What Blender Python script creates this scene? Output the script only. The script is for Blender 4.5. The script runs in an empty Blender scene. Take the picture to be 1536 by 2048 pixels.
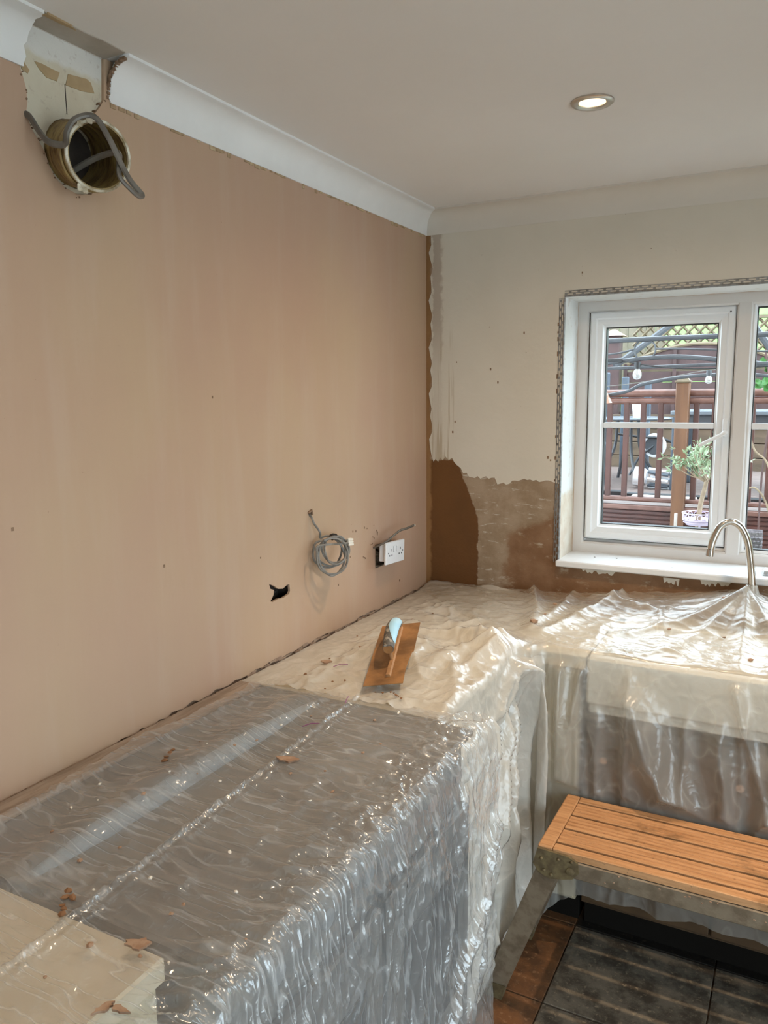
import bpy, bmesh, math, random
import numpy as np
from mathutils import Vector, Matrix
from mathutils.geometry import tessellate_polygon

scene = bpy.context.scene
COL = scene.collection
random.seed(7)
rng = np.random.default_rng(11)

# ------------------------------------------------------------------ camera, world, exposure
def make_camera():
    F, yaw, pitch, roll = 1572.83, -0.4876, -0.1440, -0.0081
    f = Vector((math.sin(yaw)*math.cos(pitch), math.cos(yaw)*math.cos(pitch), math.sin(pitch)))
    r = Vector((math.cos(yaw), -math.sin(yaw), 0)); u = r.cross(f)
    r2 = r*math.cos(roll)+u*math.sin(roll); u2 = -r*math.sin(roll)+u*math.cos(roll)
    cam = bpy.data.cameras.new('camera'); o = bpy.data.objects.new('camera', cam); COL.objects.link(o)
    cam.sensor_fit = 'AUTO'; cam.sensor_width = 36.0; cam.lens = F*36.0/2048.0
    cam.clip_start = 0.02; cam.clip_end = 200
    o.matrix_world = Matrix(((r2.x, u2.x, -f.x, 1.3329), (r2.y, u2.y, -f.y, -2.8830), (r2.z, u2.z, -f.z, 1.6945), (0, 0, 0, 1)))
    scene.camera = o
make_camera()

world = bpy.data.worlds.new('overcast_sky'); scene.world = world; world.use_nodes = True
bg = world.node_tree.nodes['Background']
bg.inputs[0].default_value = (0.74, 0.88, 1.0, 1); bg.inputs[1].default_value = 6.2     # even, bright overcast sky

scene.view_settings.view_transform = 'Standard'
scene.view_settings.look = 'None'
scene.view_settings.exposure = 0.42
scene.view_settings.gamma = 1.0
scene.view_settings.use_curve_mapping = False
scene.cycles.use_denoising = True
scene.cycles.max_bounces = 6
scene.cycles.diffuse_bounces = 3
scene.cycles.glossy_bounces = 3
scene.cycles.transmission_bounces = 3
scene.cycles.transparent_max_bounces = 10
scene.cycles.use_adaptive_sampling = True
scene.cycles.adaptive_threshold = 0.07
scene.cycles.adaptive_min_samples = 16
scene.cycles.sample_clamp_indirect = 6.0
scene.cycles.caustics_reflective = False
scene.cycles.caustics_refractive = False

LAMP_W = 11.0
BEAM_W = 30.0
LAMP_COL = (1.0, 0.74, 0.49)

# ------------------------------------------------------------------ node helpers
class NT:
    def __init__(s, name):
        s.m = bpy.data.materials.new(name); s.m.use_nodes = True
        s.t = s.m.node_tree; s.t.nodes.clear()
        s.out = s.t.nodes.new('ShaderNodeOutputMaterial')
    def n(s, kind, **kw):
        k = s.t.nodes.new(kind)
        for a, v in kw.items(): setattr(k, a, v)
        return k
    def set(s, sock, v):
        if isinstance(v, bpy.types.NodeSocket): s.t.links.new(v, sock)
        else:
            if isinstance(v, (tuple, list)) and len(v) == 3 and len(sock.default_value) == 4: v = (*v, 1)
            sock.default_value = v
    def math(s, op, a, b=0.0, c=0.0, clamp=False):
        k = s.n('ShaderNodeMath', operation=op, use_clamp=clamp)
        s.set(k.inputs[0], a); s.set(k.inputs[1], b); s.set(k.inputs[2], c)
        return k.outputs[0]
    def coord(s): return s.n('ShaderNodeTexCoord').outputs['Object']
    def xyz(s, v):
        k = s.n('ShaderNodeSeparateXYZ'); s.set(k.inputs[0], v); return k.outputs
    def scale(s, v, sc):
        k = s.n('ShaderNodeMapping'); s.set(k.inputs[0], v); k.inputs['Scale'].default_value = sc; return k.outputs[0]
    def noise(s, v, scale, detail=4, rough=0.55, dist=0.0):
        k = s.n('ShaderNodeTexNoise'); s.set(k.inputs['Vector'], v)
        k.inputs['Scale'].default_value = scale; k.inputs['Detail'].default_value = detail
        k.inputs['Roughness'].default_value = rough; k.inputs['Distortion'].default_value = dist
        return k.outputs[0]
    def voro(s, v, scale, feature='F1'):
        k = s.n('ShaderNodeTexVoronoi', feature=feature); s.set(k.inputs['Vector'], v); k.inputs['Scale'].default_value = scale
        return k.outputs[0]
    def ramp(s, f, a, b):       # smooth 0..1 between a and b (a may exceed b)
        k = s.n('ShaderNodeMapRange', interpolation_type='SMOOTHSTEP', clamp=True); s.set(k.inputs[0], f)
        k.inputs[1].default_value = a; k.inputs[2].default_value = b
        k.inputs[3].default_value = 0; k.inputs[4].default_value = 1
        return k.outputs[0]
    def mix(s, f, a, b):
        k = s.n('ShaderNodeMix', data_type='RGBA'); s.set(k.inputs[0], f); s.set(k.inputs[6], a); s.set(k.inputs[7], b)
        return k.outputs[2]
    def bump(s, h, strength=0.3, dist=0.01, normal=None):
        k = s.n('ShaderNodeBump'); s.set(k.inputs['Height'], h); k.inputs['Strength'].default_value = strength
        k.inputs['Distance'].default_value = dist
        if normal is not None: s.set(k.inputs['Normal'], normal)
        return k.outputs[0]
    def pbr(s, col, rough=0.6, metal=0.0, normal=None, spec=0.5):
        b = s.n('ShaderNodeBsdfPrincipled'); s.set(b.inputs['Base Color'], col); s.set(b.inputs['Roughness'], rough)
        s.set(b.inputs['Metallic'], metal); b.inputs['Specular IOR Level'].default_value = spec
        if normal is not None: s.set(b.inputs['Normal'], normal)
        return b
    def fresnel(s, ior, normal=None):      # same reflectance from either side of a thin film
        g = s.n('ShaderNodeNewGeometry'); i = s.math('ADD', ior, s.math('MULTIPLY', g.outputs['Backfacing'], 1.0/ior-ior))
        f = s.n('ShaderNodeFresnel'); s.set(f.inputs[0], i)
        if normal is not None: s.set(f.inputs['Normal'], normal)
        return f.outputs[0]
    def done(s, shader):
        s.t.links.new(shader.outputs[0] if hasattr(shader, 'outputs') else shader, s.out.inputs[0]); return s.m

def simple(name, c1, c2=None, scale=8.0, rough=0.6, metal=0.0, bump=0.0, bscale=40.0, stretch=(1, 1, 1), spec=0.5, lo=0.35, hi=0.65):
    k = NT(name); v = k.scale(k.coord(), stretch)
    col = c1
    if c2 is not None: col = k.mix(k.ramp(k.noise(v, scale), lo, hi), c1, c2)
    nrm = k.bump(k.noise(v, bscale, 3), bump, 0.004) if bump else None
    return k.done(k.pbr(col, rough, metal, nrm, spec))

# ------------------------------------------------------------------ mesh helpers
def new_obj(name, verts, faces, mat=None, parent=None, smooth=False):
    me = bpy.data.meshes.new(name); me.from_pydata([tuple(v) for v in verts], [], [tuple(f) for f in faces]); me.update()
    return link(name, me, mat, parent, smooth)
def link(name, me, mat=None, parent=None, smooth=False):
    if mat is not None and not me.materials: me.materials.append(mat)
    if smooth: me.polygons.foreach_set('use_smooth', [True]*len(me.polygons)); me.update()
    o = bpy.data.objects.new(name, me); COL.objects.link(o)
    if parent is not None:
        o.parent = parent
        o.matrix_parent_inverse = Matrix.Translation(parent.location).inverted() if parent.type == 'EMPTY' and parent.rotation_euler[:] == (0, 0, 0) else o.matrix_parent_inverse
    return o
def empty(name, loc, label, cat, group=None):
    o = bpy.data.objects.new(name, None); COL.objects.link(o); o.location = loc; o.empty_display_size = 0.05
    return tag(o, label, cat, group)
def tag(o, label, cat, group=None, kind=None):
    o['label'] = label
    if cat: o['category'] = cat
    if group: o['group'] = group
    if kind: o['kind'] = kind
    return o
def struct(o, label, cat):
    return tag(o, label, cat, None, 'structure')

class MB:
    """collects primitives into one mesh"""
    def __init__(s): s.v = []; s.f = []
    def add(s, v, f):
        b = len(s.v); s.v += [Vector(p) for p in v]; s.f += [tuple(i+b for i in q) for q in f]; return s
    def box(s, a, b, bev=0.0, M=None):
        x0, y0, z0 = a; x1, y1, z1 = b
        if bev <= 0:
            v = [(x, y, z) for z in (z0, z1) for y in (y0, y1) for x in (x0, x1)]
            f = [(0, 2, 3, 1), (4, 5, 7, 6), (0, 1, 5, 4), (2, 6, 7, 3), (0, 4, 6, 2), (1, 3, 7, 5)]
        else:
            bm = bmesh.new(); bmesh.ops.create_cube(bm, size=1)
            for q in bm.verts: q.co = Vector(((x0+x1)/2+q.co.x*(x1-x0), (y0+y1)/2+q.co.y*(y1-y0), (z0+z1)/2+q.co.z*(z1-z0)))
            bmesh.ops.bevel(bm, geom=bm.edges[:], offset=bev, segments=1, affect='EDGES')
            bm.verts.index_update(); v = [q.co.copy() for q in bm.verts]; f = [[w.index for w in q.verts] for q in bm.faces]; bm.free()
        if M is not None: v = [M @ Vector(p) for p in v]
        return s.add(v, f)
    def tube(s, pts, r, n=8, caps=True, flat=1.0):
        pts = [Vector(p) for p in pts]; rs = r if isinstance(r, (list, tuple)) else [r]*len(pts)
        v = []; f = []; prev = None
        for i, p in enumerate(pts):
            t = (pts[min(i+1, len(pts)-1)]-pts[max(i-1, 0)]).normalized()
            if prev is None:
                a = Vector((0, 0, 1)) if abs(t.z) < 0.9 else Vector((1, 0, 0)); u = t.cross(a).normalized()
            else: u = (prev-t*prev.dot(t)).normalized()
            prev = u; w = t.cross(u)
            for k in range(n):
                a = 2*math.pi*k/n; v.append(p+(u*math.cos(a)+w*math.sin(a)*flat)*rs[i])
        for i in range(len(pts)-1):
            for k in range(n): f.append((i*n+k, i*n+(k+1) % n, (i+1)*n+(k+1) % n, (i+1)*n+k))
        if caps: f.append(tuple(range(n-1, -1, -1))); f.append(tuple((len(pts)-1)*n+k for k in range(n)))
        return s.add(v, f)
    def lathe(s, prof, M, n=24, closed=False):   # prof: (r, h) about local z, placed by M
        v = []; f = []; m = len(prof)
        for k in range(n):
            a = 2*math.pi*k/n
            for r, h in prof: v.append(M @ Vector((r*math.cos(a), r*math.sin(a), h)))
        for k in range(n):
            for i in range(m if closed else m-1):
                j = (i+1) % m
                f.append((k*m+i, ((k+1) % n)*m+i, ((k+1) % n)*m+j, k*m+j))
        if not closed:
            if prof[0][0] > 1e-6: pass
        return s.add(v, f)
    def prism(s, poly, d0, d1, to3, holes=()):   # poly in 2D, to3(u, v, d)
        loops = [list(poly)]+[list(h) for h in holes]
        flat = [Vector((a, b, 0)) for L in loops for a, b in L]
        tris = tessellate_polygon([[Vector((a, b, 0)) for a, b in L] for L in loops])
        n = len(flat); v = [to3(p.x, p.y, d0) for p in flat]+[to3(p.x, p.y, d1) for p in flat]
        f = [(a, b, c) for a, b, c in tris]+[(c+n, b+n, a+n) for a, b, c in tris]
        o = 0
        for L in loops:
            k = len(L)
            for i in range(k): j = (i+1) % k; f.append((o+i, o+j, n+o+j, n+o+i))
            o += k
        return s.add(v, f)
    def frame(s, x0, x1, z0, z1, prof):          # mitred rectangular frame; prof: (inset, y) closed
        m = len(prof); v = []; f = []
        for cx, cz, sx, sz in ((x0, z0, 1, 1), (x1, z0, -1, 1), (x1, z1, -1, -1), (x0, z1, 1, -1)):
            for ins, y in prof: v.append((cx+sx*ins, y, cz+sz*ins))
        for c in range(4):
            for i in range(m):
                j = (i+1) % m; f.append((c*m+i, ((c+1) % 4)*m+i, ((c+1) % 4)*m+j, c*m+j))
        return s.add(v, f)
    def build(s, name, mat, parent=None, smooth=False, normals=True):
        me = bpy.data.meshes.new(name); me.from_pydata([tuple(p) for p in s.v], [], s.f); me.update()
        if normals:
            bm = bmesh.new(); bm.from_mesh(me); bmesh.ops.recalc_face_normals(bm, faces=bm.faces[:]); bm.to_mesh(me); bm.free()
        o = link(name, me, mat, parent, smooth)
        if smooth:
            try: me.set_sharp_from_angle(angle=math.radians(40))
            except Exception: pass
        return o

def catmull(pts, k=6):
    P = [Vector(p) for p in pts]; P = [P[0]*2-P[1]]+P+[P[-1]*2-P[-2]]; out = []
    for i in range(1, len(P)-2):
        for j in range(k):
            t = j/k; a, b, c, d = P[i-1:i+3]
            out.append(0.5*((2*b)+(c-a)*t+(2*a-5*b+4*c-d)*t*t+(3*b-a-3*c+d)*t**3))
    out.append(P[-2]); return out
def axis_matrix(origin, direction, up=(0, 0, 1)):
    z = Vector(direction).normalized(); x = Vector(up).cross(z)
    x = x.normalized() if x.length > 1e-5 else Vector((1, 0, 0)); y = z.cross(x)
    return Matrix(((x.x, y.x, z.x, origin[0]), (x.y, y.y, z.y, origin[1]), (x.z, y.z, z.z, origin[2]), (0, 0, 0, 1)))

# ------------------------------------------------------------------ materials
def plaster_material():
    k = NT('pink_finish_plaster'); v = k.coord()
    a = k.ramp(k.noise(k.scale(v, (1, 1.3, 0.7)), 1.6, 3), 0.3, 0.7)
    col = k.mix(a, (0.50, 0.328, 0.235), (0.52, 0.365, 0.245))
    b = k.ramp(k.noise(k.scale(v, (1, 5, 0.6)), 2.2, 4, 0.6), 0.45, 0.75)
    col = k.mix(k.math('MULTIPLY', b, 0.35), col, (0.55, 0.41, 0.315))
    sp = k.ramp(k.noise(v, 120, 2), 0.74, 0.80)
    col = k.mix(k.math('MULTIPLY', sp, 0.45), col, (0.25, 0.13, 0.08))
    h = k.math('ADD', k.math('MULTIPLY', k.noise(k.scale(v, (1, 2.5, 1)), 3, 4), 1.0), k.math('MULTIPLY', k.noise(v, 60, 3), 0.06))
    return k.done(k.pbr(col, 0.62, 0, k.bump(h, 0.25, 0.012), 0.3))
def old_wall_material():
    k = NT('old_cream_paint_wall'); v = k.coord()
    x, y, z = k.xyz(v)
    col = k.mix(k.ramp(k.noise(v, 9, 5), 0.4, 0.7), (0.66, 0.60, 0.47), (0.60, 0.52, 0.39))
    zz = k.math('ADD', z, k.math('MULTIPLY', k.math('SUBTRACT', k.noise(v, 30, 4), 0.5), 0.03))
    col = k.mix(k.math('MULTIPLY', k.ramp(zz, 2.345, 2.36), 0.9), col, (0.74, 0.72, 0.68))
    col = k.mix(k.math('MULTIPLY', k.ramp(k.noise(v, 70, 4), 0.60, 0.68), 0.25), col, (0.34, 0.24, 0.18))
    # bare tan strip low down, behind the worktop
    low = k.ramp(zz, 1.02, 0.99)
    col = k.mix(low, col, k.mix(k.ramp(k.noise(k.scale(v, (1, 1, 3)), 14, 5), 0.4, 0.6), (0.40, 0.30, 0.23), (0.26, 0.17, 0.115)))
    return k.done(k.pbr(col, 0.75, 0, k.bump(k.noise(v, 50, 4), 0.4, 0.006), 0.3))
def back_plaster_material():
    k = NT('scraped_brown_plaster'); v = k.coord(); x, y, z = k.xyz(v)
    nz = k.math('MULTIPLY', k.math('SUBTRACT', k.noise(v, 14, 5, 0.6), 0.5), 0.10)
    xn = k.math('ADD', x, nz); zn = k.math('ADD', z, nz)
    tan = k.mix(k.ramp(k.noise(v, 10, 6, 0.65), 0.38, 0.62), (0.40, 0.30, 0.21), (0.31, 0.22, 0.14))
    scr = k.ramp(k.noise(k.scale(v, (1.0, 1, 5.5)), 11, 5, 0.7, 0.6), 0.585, 0.64)
    tan = k.mix(k.math('MULTIPLY', scr, 0.8), tan, (0.60, 0.54, 0.45))
    # second damp area under the window
    e2 = k.math('ADD', 1.165, k.math('MULTIPLY', k.math('SUBTRACT', xn, 0.33), 0.45))
    m2 = k.math('MULTIPLY', k.ramp(k.math('SUBTRACT', e2, zn), -0.015, 0.025), k.ramp(xn, 0.32, 0.36))
    d2 = k.mix(k.ramp(k.noise(v, 8, 4), 0.35, 0.65), (0.205, 0.105, 0.05), (0.27, 0.155, 0.085))
    col = k.mix(k.math('MULTIPLY', m2, k.ramp(k.noise(k.scale(v, (1, 1, 2)), 13, 5, 0.7), 0.68, 0.55)), tan, d2)
    # dark wet plaster in the corner
    nz1 = k.math('MULTIPLY', k.math('SUBTRACT', k.noise(v, 22, 4, 0.55), 0.5), 0.035)
    ex = k.math('MINIMUM', k.math('ADD', 0.135, k.math('MULTIPLY', k.math('SUBTRACT', 1.44, z), 0.42)), 0.225)
    m1 = k.math('MULTIPLY', k.ramp(k.math('SUBTRACT', k.math('ADD', ex, nz1), x), -0.002, 0.004), k.ramp(k.math('ADD', z, nz1), 1.452, 1.440))
    d1 = k.mix(k.ramp(k.noise(v, 5, 3), 0.3, 0.7), (0.165, 0.072, 0.022), (0.135, 0.060, 0.020))
    col = k.mix(m1, col, d1)
    # brown unpainted line up the corner
    col = k.mix(k.ramp(k.math('ADD', x, nz1), 0.028, 0.012), col, (0.30, 0.16, 0.065))
    return k.done(k.pbr(col, 0.7, 0, k.bump(k.noise(v, 26, 6, 0.65), 0.5, 0.008), 0.3))
def back_paint_material():
    k = NT('grubby_cream_wall_paint'); v = k.coord(); x, y, z = k.xyz(v)
    col = k.mix(k.ramp(k.noise(v, 3, 3), 0.3, 0.7), (0.71, 0.655, 0.56), (0.67, 0.615, 0.52))
    # grey unprimed band in the corner, and drip streaks below it
    nz = k.math('MULTIPLY', k.math('SUBTRACT', k.noise(v, 25, 5, 0.6), 0.5), 0.05)
    xb = k.math('ADD', x, nz)
    band = k.math('MULTIPLY', k.ramp(xb, 0.075, 0.060), k.ramp(xb, 0.022, 0.032))
    fade = k.ramp(z, 1.75, 2.05)
    col = k.mix(k.math('MULTIPLY', band, k.math('ADD', 0.25, k.math('MULTIPLY', fade, 0.75))), col, (0.50, 0.42, 0.34))
    st = k.ramp(k.noise(k.scale(v, (1, 1, 0.03)), 85, 3, 0.5), 0.53, 0.60)
    stm = k.math('MULTIPLY', k.math('MULTIPLY', st, k.ramp(x, 0.135, 0.10)), k.ramp(z, 2.0, 1.8))
    col = k.mix(k.math('MULTIPLY', stm, 0.75), col, (0.46, 0.37, 0.25))
    sp = k.math('MULTIPLY', k.ramp(k.noise(v, 55, 2), 0.735, 0.76), k.ramp(k.noise(v, 3, 2), 0.45, 0.6))
    col = k.mix(k.math('MULTIPLY', sp, 0.7), col, (0.24, 0.15, 0.08))
    return k.done(k.pbr(col, 0.6, 0, k.bump(k.noise(v, 35, 5), 0.18, 0.006), 0.35))
def reveal_material():
    k = NT('white_reveal_with_bare_foot'); v = k.coord(); x, y, z = k.xyz(v)
    nz = k.math('MULTIPLY', k.math('SUBTRACT', k.noise(v, 18, 5), 0.5), 0.06)
    low = k.ramp(k.math('ADD', z, nz), 1.345, 1.325)
    col = k.mix(low, (0.80, 0.80, 0.78), k.mix(k.ramp(k.noise(v, 14, 5), 0.35, 0.65), (0.66, 0.55, 0.43), (0.74, 0.68, 0.58)))
    edge = k.math('ADD', y, k.math('MULTIPLY', nz, 0.6))
    col = k.mix(k.math('MULTIPLY', k.ramp(edge, 0.172, 0.192), 0.85), col, (0.52, 0.33, 0.18))
    col = k.mix(k.math('MULTIPLY', k.ramp(k.noise(v, 30, 4), 0.6, 0.7), 0.4), col, (0.55, 0.42, 0.30))
    return k.done(k.pbr(col, 0.6, 0, k.bump(k.noise(v, 40, 4), 0.3, 0.004), 0.3))
def sheet_material(name, white, opacity, trans=0.5, rough=0.22, bump=0.5, crease=(18, 5, 1), fine=60, spec=1.38, vary=0.25, white_crease=0.15):
    k = NT(name); v = k.coord()
    # pulled-film creases: warped ridges
    w = k.n('ShaderNodeVectorMath', operation='ADD'); k.set(w.inputs[0], v)
    wn = k.n('ShaderNodeTexNoise'); k.set(wn.inputs['Vector'], v); wn.inputs['Scale'].default_value = 5; wn.inputs['Detail'].default_value = 1
    ws = k.n('ShaderNodeVectorMath', operation='SCALE'); k.set(ws.inputs[0], wn.outputs[1]); ws.inputs['Scale'].default_value = 0.045
    k.set(w.inputs[1], ws.outputs[0])
    n1 = k.noise(k.scale(w.outputs[0], crease), 1.0, 1, 0.5)
    r1 = k.math('SUBTRACT', 1.0, k.math('MULTIPLY', k.math('ABSOLUTE', k.math('SUBTRACT', n1, 0.5)), 9.0), clamp=True)
    n2 = k.noise(w.outputs[0], fine, 1, 0.5)
    r2 = k.math('SUBTRACT', 1.0, k.math('MULTIPLY', k.math('ABSOLUTE', k.math('SUBTRACT', n2, 0.5)), 8.0), clamp=True)
    h = k.math('ADD', r1, k.math('MULTIPLY', r2, 0.22))
    nrm = k.bump(h, bump, 0.004)
    dif = k.n('ShaderNodeBsdfDiffuse'); k.set(dif.inputs[0], white); k.set(dif.inputs['Normal'], nrm)
    tr = k.n('ShaderNodeBsdfTranslucent'); k.set(tr.inputs[0], white); k.set(tr.inputs['Normal'], nrm)
    m1 = k.n('ShaderNodeMixShader'); m1.inputs[0].default_value = trans
    k.t.links.new(dif.outputs[0], m1.inputs[1]); k.t.links.new(tr.outputs[0], m1.inputs[2])
    tp = k.n('ShaderNodeBsdfTransparent'); k.set(tp.inputs[0], (0.97, 0.97, 0.96))
    op = k.math('ADD', opacity, k.math('MULTIPLY', k.math('SUBTRACT', k.noise(v, 3.5, 2), 0.5), vary))
    mk = k.ramp(k.noise(v, 6, 1), 0.35, 0.65)
    n3 = k.noise(k.scale(w.outputs[0], (crease[0]*2.2, crease[1]*0.45, crease[2]*1.6)), 1.0, 1, 0.5)
    r3 = k.math('SUBTRACT', 1.0, k.math('MULTIPLY', k.math('ABSOLUTE', k.math('SUBTRACT', n3, 0.5)), 16.0), clamp=True)
    wl_ = k.math('ADD', k.math('MULTIPLY', k.math('POWER', r1, 4.0), mk), k.math('MULTIPLY', k.math('MULTIPLY', r3, 0.6), k.math('SUBTRACT', 1.0, mk)))
    op = k.math('ADD', op, k.math('MULTIPLY', wl_, white_crease), clamp=True)
    m2 = k.n('ShaderNodeMixShader'); k.set(m2.inputs[0], op)
    k.t.links.new(tp.outputs[0], m2.inputs[1]); k.t.links.new(m1.outputs[0], m2.inputs[2])
    gl = k.n('ShaderNodeBsdfGlossy'); k.set(gl.inputs[0], (1, 1, 1)); gl.inputs['Roughness'].default_value = rough; k.set(gl.inputs['Normal'], nrm)
    m3 = k.n('ShaderNodeMixShader'); k.set(m3.inputs[0], k.fresnel(spec))
    k.t.links.new(m2.outputs[0], m3.inputs[1]); k.t.links.new(gl.outputs[0], m3.inputs[2])
    return k.done(m3)
def glass_material(name, tint=(0.97, 0.985, 0.98)):
    k = NT(name); tp = k.n('ShaderNodeBsdfTransparent'); k.set(tp.inputs[0], tint)
    gl = k.n('ShaderNodeBsdfGlossy'); gl.inputs['Roughness'].default_value = 0.02
    m = k.n('ShaderNodeMixShader'); k.set(m.inputs[0], k.fresnel(1.22))
    k.t.links.new(tp.outputs[0], m.inputs[1]); k.t.links.new(gl.outputs[0], m.inputs[2]); return k.done(m)
def emit_material(name, col, s):
    k = NT(name); e = k.n('ShaderNodeEmission'); k.set(e.inputs[0], col); e.inputs[1].default_value = s; return k.done(e)
def tile_material(name, a, b, c):
    k = NT(name); v = k.coord()
    col = k.mix(k.ramp(k.noise(v, 9, 6, 0.7), 0.4, 0.6), a, b)
    col = k.mix(k.math('MULTIPLY', k.ramp(k.noise(v, 60, 4, 0.7), 0.55, 0.68), 0.8), col, c)
    return k.done(k.pbr(col, 0.5, 0, k.bump(k.noise(v, 30, 5), 0.4, 0.004), 0.4))
def lamplit_slat_material():  # dust tone plus the warm lamp glow, mixed into the slat colour
    k = NT('dusty_lamplit_slat'); v = k.coord()
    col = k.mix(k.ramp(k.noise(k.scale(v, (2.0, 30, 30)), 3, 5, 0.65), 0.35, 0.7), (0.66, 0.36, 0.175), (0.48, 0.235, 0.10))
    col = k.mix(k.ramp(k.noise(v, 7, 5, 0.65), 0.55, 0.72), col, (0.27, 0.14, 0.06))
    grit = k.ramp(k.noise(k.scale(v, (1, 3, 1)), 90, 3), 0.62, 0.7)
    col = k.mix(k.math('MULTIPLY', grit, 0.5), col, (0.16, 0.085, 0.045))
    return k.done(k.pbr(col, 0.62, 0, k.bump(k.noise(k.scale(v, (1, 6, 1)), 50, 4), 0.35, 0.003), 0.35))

M = {}
M['plaster'] = plaster_material(); M['oldwall'] = old_wall_material()
M['backplaster'] = back_plaster_material(); M['backpaint'] = back_paint_material(); M['reveal'] = reveal_material()
M['ceiling'] = simple('matt_ceiling_paint', (0.84, 0.815, 0.79), (0.86, 0.835, 0.81), 2, 0.7, bump=0.08, bscale=30)
M['cove_white'] = simple('white_coving', (0.86, 0.86, 0.85), (0.82, 0.82, 0.81), 6, 0.55, bump=0.06)
M['cove_cream'] = simple('cream_toned_coving', (0.70, 0.65, 0.58), (0.73, 0.68, 0.61), 4, 0.6, bump=0.1)  # darker, creamier tone than the left-wall coving
M['wall_plain'] = simple('cream_wall', (0.62, 0.57, 0.50), (0.60, 0.55, 0.48), 3, 0.7)
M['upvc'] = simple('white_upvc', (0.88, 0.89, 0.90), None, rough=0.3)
M['upvc_shaded'] = simple('shaded_white_upvc', (0.74, 0.71, 0.68), None, rough=0.35)  # greyer copy for the shaded frame, so the sash looks sky-lit
M['sill'] = simple('white_sill_board', (0.84, 0.85, 0.86), (0.80, 0.81, 0.82), 12, 0.4)
M['gasket'] = simple('black_rubber', (0.015, 0.015, 0.015), None, rough=0.6)
M['glass'] = glass_material('window_glass')
M['galv'] = simple('galvanised_steel', (0.36, 0.37, 0.38), (0.24, 0.235, 0.22), 60, 0.45, 0.7, bump=0.2)
M['chrome'] = simple('brushed_steel', (0.62, 0.59, 0.55), None, rough=0.17, metal=1.0)
M['bezel'] = simple('satin_nickel', (0.62, 0.58, 0.52), None, rough=0.3, metal=1.0)
M['paper'] = simple('torn_board_paper', (0.44, 0.31, 0.17), (0.40, 0.28, 0.15), 30, 0.8)
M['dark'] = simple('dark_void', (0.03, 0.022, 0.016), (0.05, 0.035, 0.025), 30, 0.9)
M['brownedge'] = simple('raw_plaster_edge', (0.20, 0.12, 0.07), (0.30, 0.19, 0.12), 50, 0.85, bump=0.6, bscale=80)
M['duct'] = simple('yellowed_plastic_duct', (0.40, 0.29, 0.11), (0.17, 0.10, 0.035), 22, 0.5, bump=0.3, bscale=60, stretch=(3, 1, 1))
M['duct_lip'] = simple('dirty_white_lip', (0.70, 0.66, 0.54), (0.30, 0.22, 0.11), 40, 0.5)
M['cable'] = simple('grey_pvc_cable', (0.125, 0.11, 0.09), (0.18, 0.16, 0.135), 30, 0.45)
M['cable2'] = simple('pale_grey_cable', (0.27, 0.26, 0.24), (0.17, 0.16, 0.145), 40, 0.4)
M['tape'] = simple('black_tape', (0.015, 0.015, 0.016), None, rough=0.4)
M['white_plastic'] = simple('white_plastic', (0.82, 0.84, 0.87), None, rough=0.3)
M['slot'] = simple('socket_slot', (0.03, 0.03, 0.035), None, rough=0.8)
M['steelbox'] = simple('steel_back_box', (0.20, 0.17, 0.13), (0.09, 0.07, 0.05), 40, 0.5, 0.3)
M['trowel'] = simple('plaster_stained_blade', (0.40, 0.20, 0.075), (0.21, 0.105, 0.04), 14, 0.5, 0.15, bump=0.35, bscale=45)
M['trowel_rib'] = simple('plaster_stained_rib', (0.50, 0.27, 0.12), (0.36, 0.19, 0.085), 18, 0.5, 0.15, bump=0.3)
M['handle_grey'] = simple('speckled_grey_grip', (0.11, 0.10, 0.09), (0.36, 0.33, 0.28), 70, 0.7, bump=0.4, lo=0.5, hi=0.62)
M['handle_blue'] = simple('pale_blue_grip', (0.36, 0.62, 0.80), (0.44, 0.68, 0.84), 20, 0.5)
M['slat'] = lamplit_slat_material()
M['alu'] = simple('muddy_aluminium', (0.30, 0.24, 0.17), (0.20, 0.15, 0.10), 30, 0.5, 0.35, bump=0.3, bscale=60)
M['bracket'] = simple('muddy_cast_bracket', (0.21, 0.16, 0.08), (0.13, 0.095, 0.05), 50, 0.6, 0.2, bump=0.5, bscale=50)
M['worktop'] = simple('cream_worktop', (0.66, 0.58, 0.44), (0.60, 0.52, 0.38), 20, 0.5)
M['cabinet'] = simple('cream_cabinet_paint', (0.58, 0.50, 0.35), (0.55, 0.47, 0.33), 4, 0.5)
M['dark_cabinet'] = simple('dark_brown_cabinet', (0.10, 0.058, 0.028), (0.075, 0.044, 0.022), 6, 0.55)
M['plinth'] = simple('shadow_plinth', (0.012, 0.010, 0.008), None, rough=0.9, spec=0.1)  # near-black colour stands in for the shadow under the units
M['enamel'] = simple('white_fireclay', (0.80, 0.76, 0.66), None, rough=0.25)
M['hob'] = simple('dark_grey_hob', (0.10, 0.095, 0.09), (0.13, 0.125, 0.115), 6, 0.4)
M['stainless'] = simple('stainless_trim', (0.42, 0.46, 0.50), (0.38, 0.42, 0.46), 20, 0.35, 0.7)
M['rear_tube'] = simple('blue_grey_tube', (0.27, 0.32, 0.36), (0.23, 0.27, 0.31), 8, 0.5)
M['tile_brown'] = tile_material('brown_slate_tile', (0.19, 0.085, 0.035), (0.11, 0.055, 0.028), (0.30, 0.17, 0.09))
M['tile_grey'] = tile_material('grey_slate_tile', (0.20, 0.17, 0.13), (0.075, 0.06, 0.045), (0.33, 0.27, 0.19))
M['tile_shadow'] = tile_material('shadow_slate_tile', (0.018, 0.015, 0.012), (0.012, 0.010, 0.008), (0.07, 0.055, 0.04))  # shadow along the foot of the sink units, put into the tile colour
M['grout'] = simple('dark_grout', (0.07, 0.05, 0.035), (0.05, 0.035, 0.025), 20, 0.9)
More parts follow.
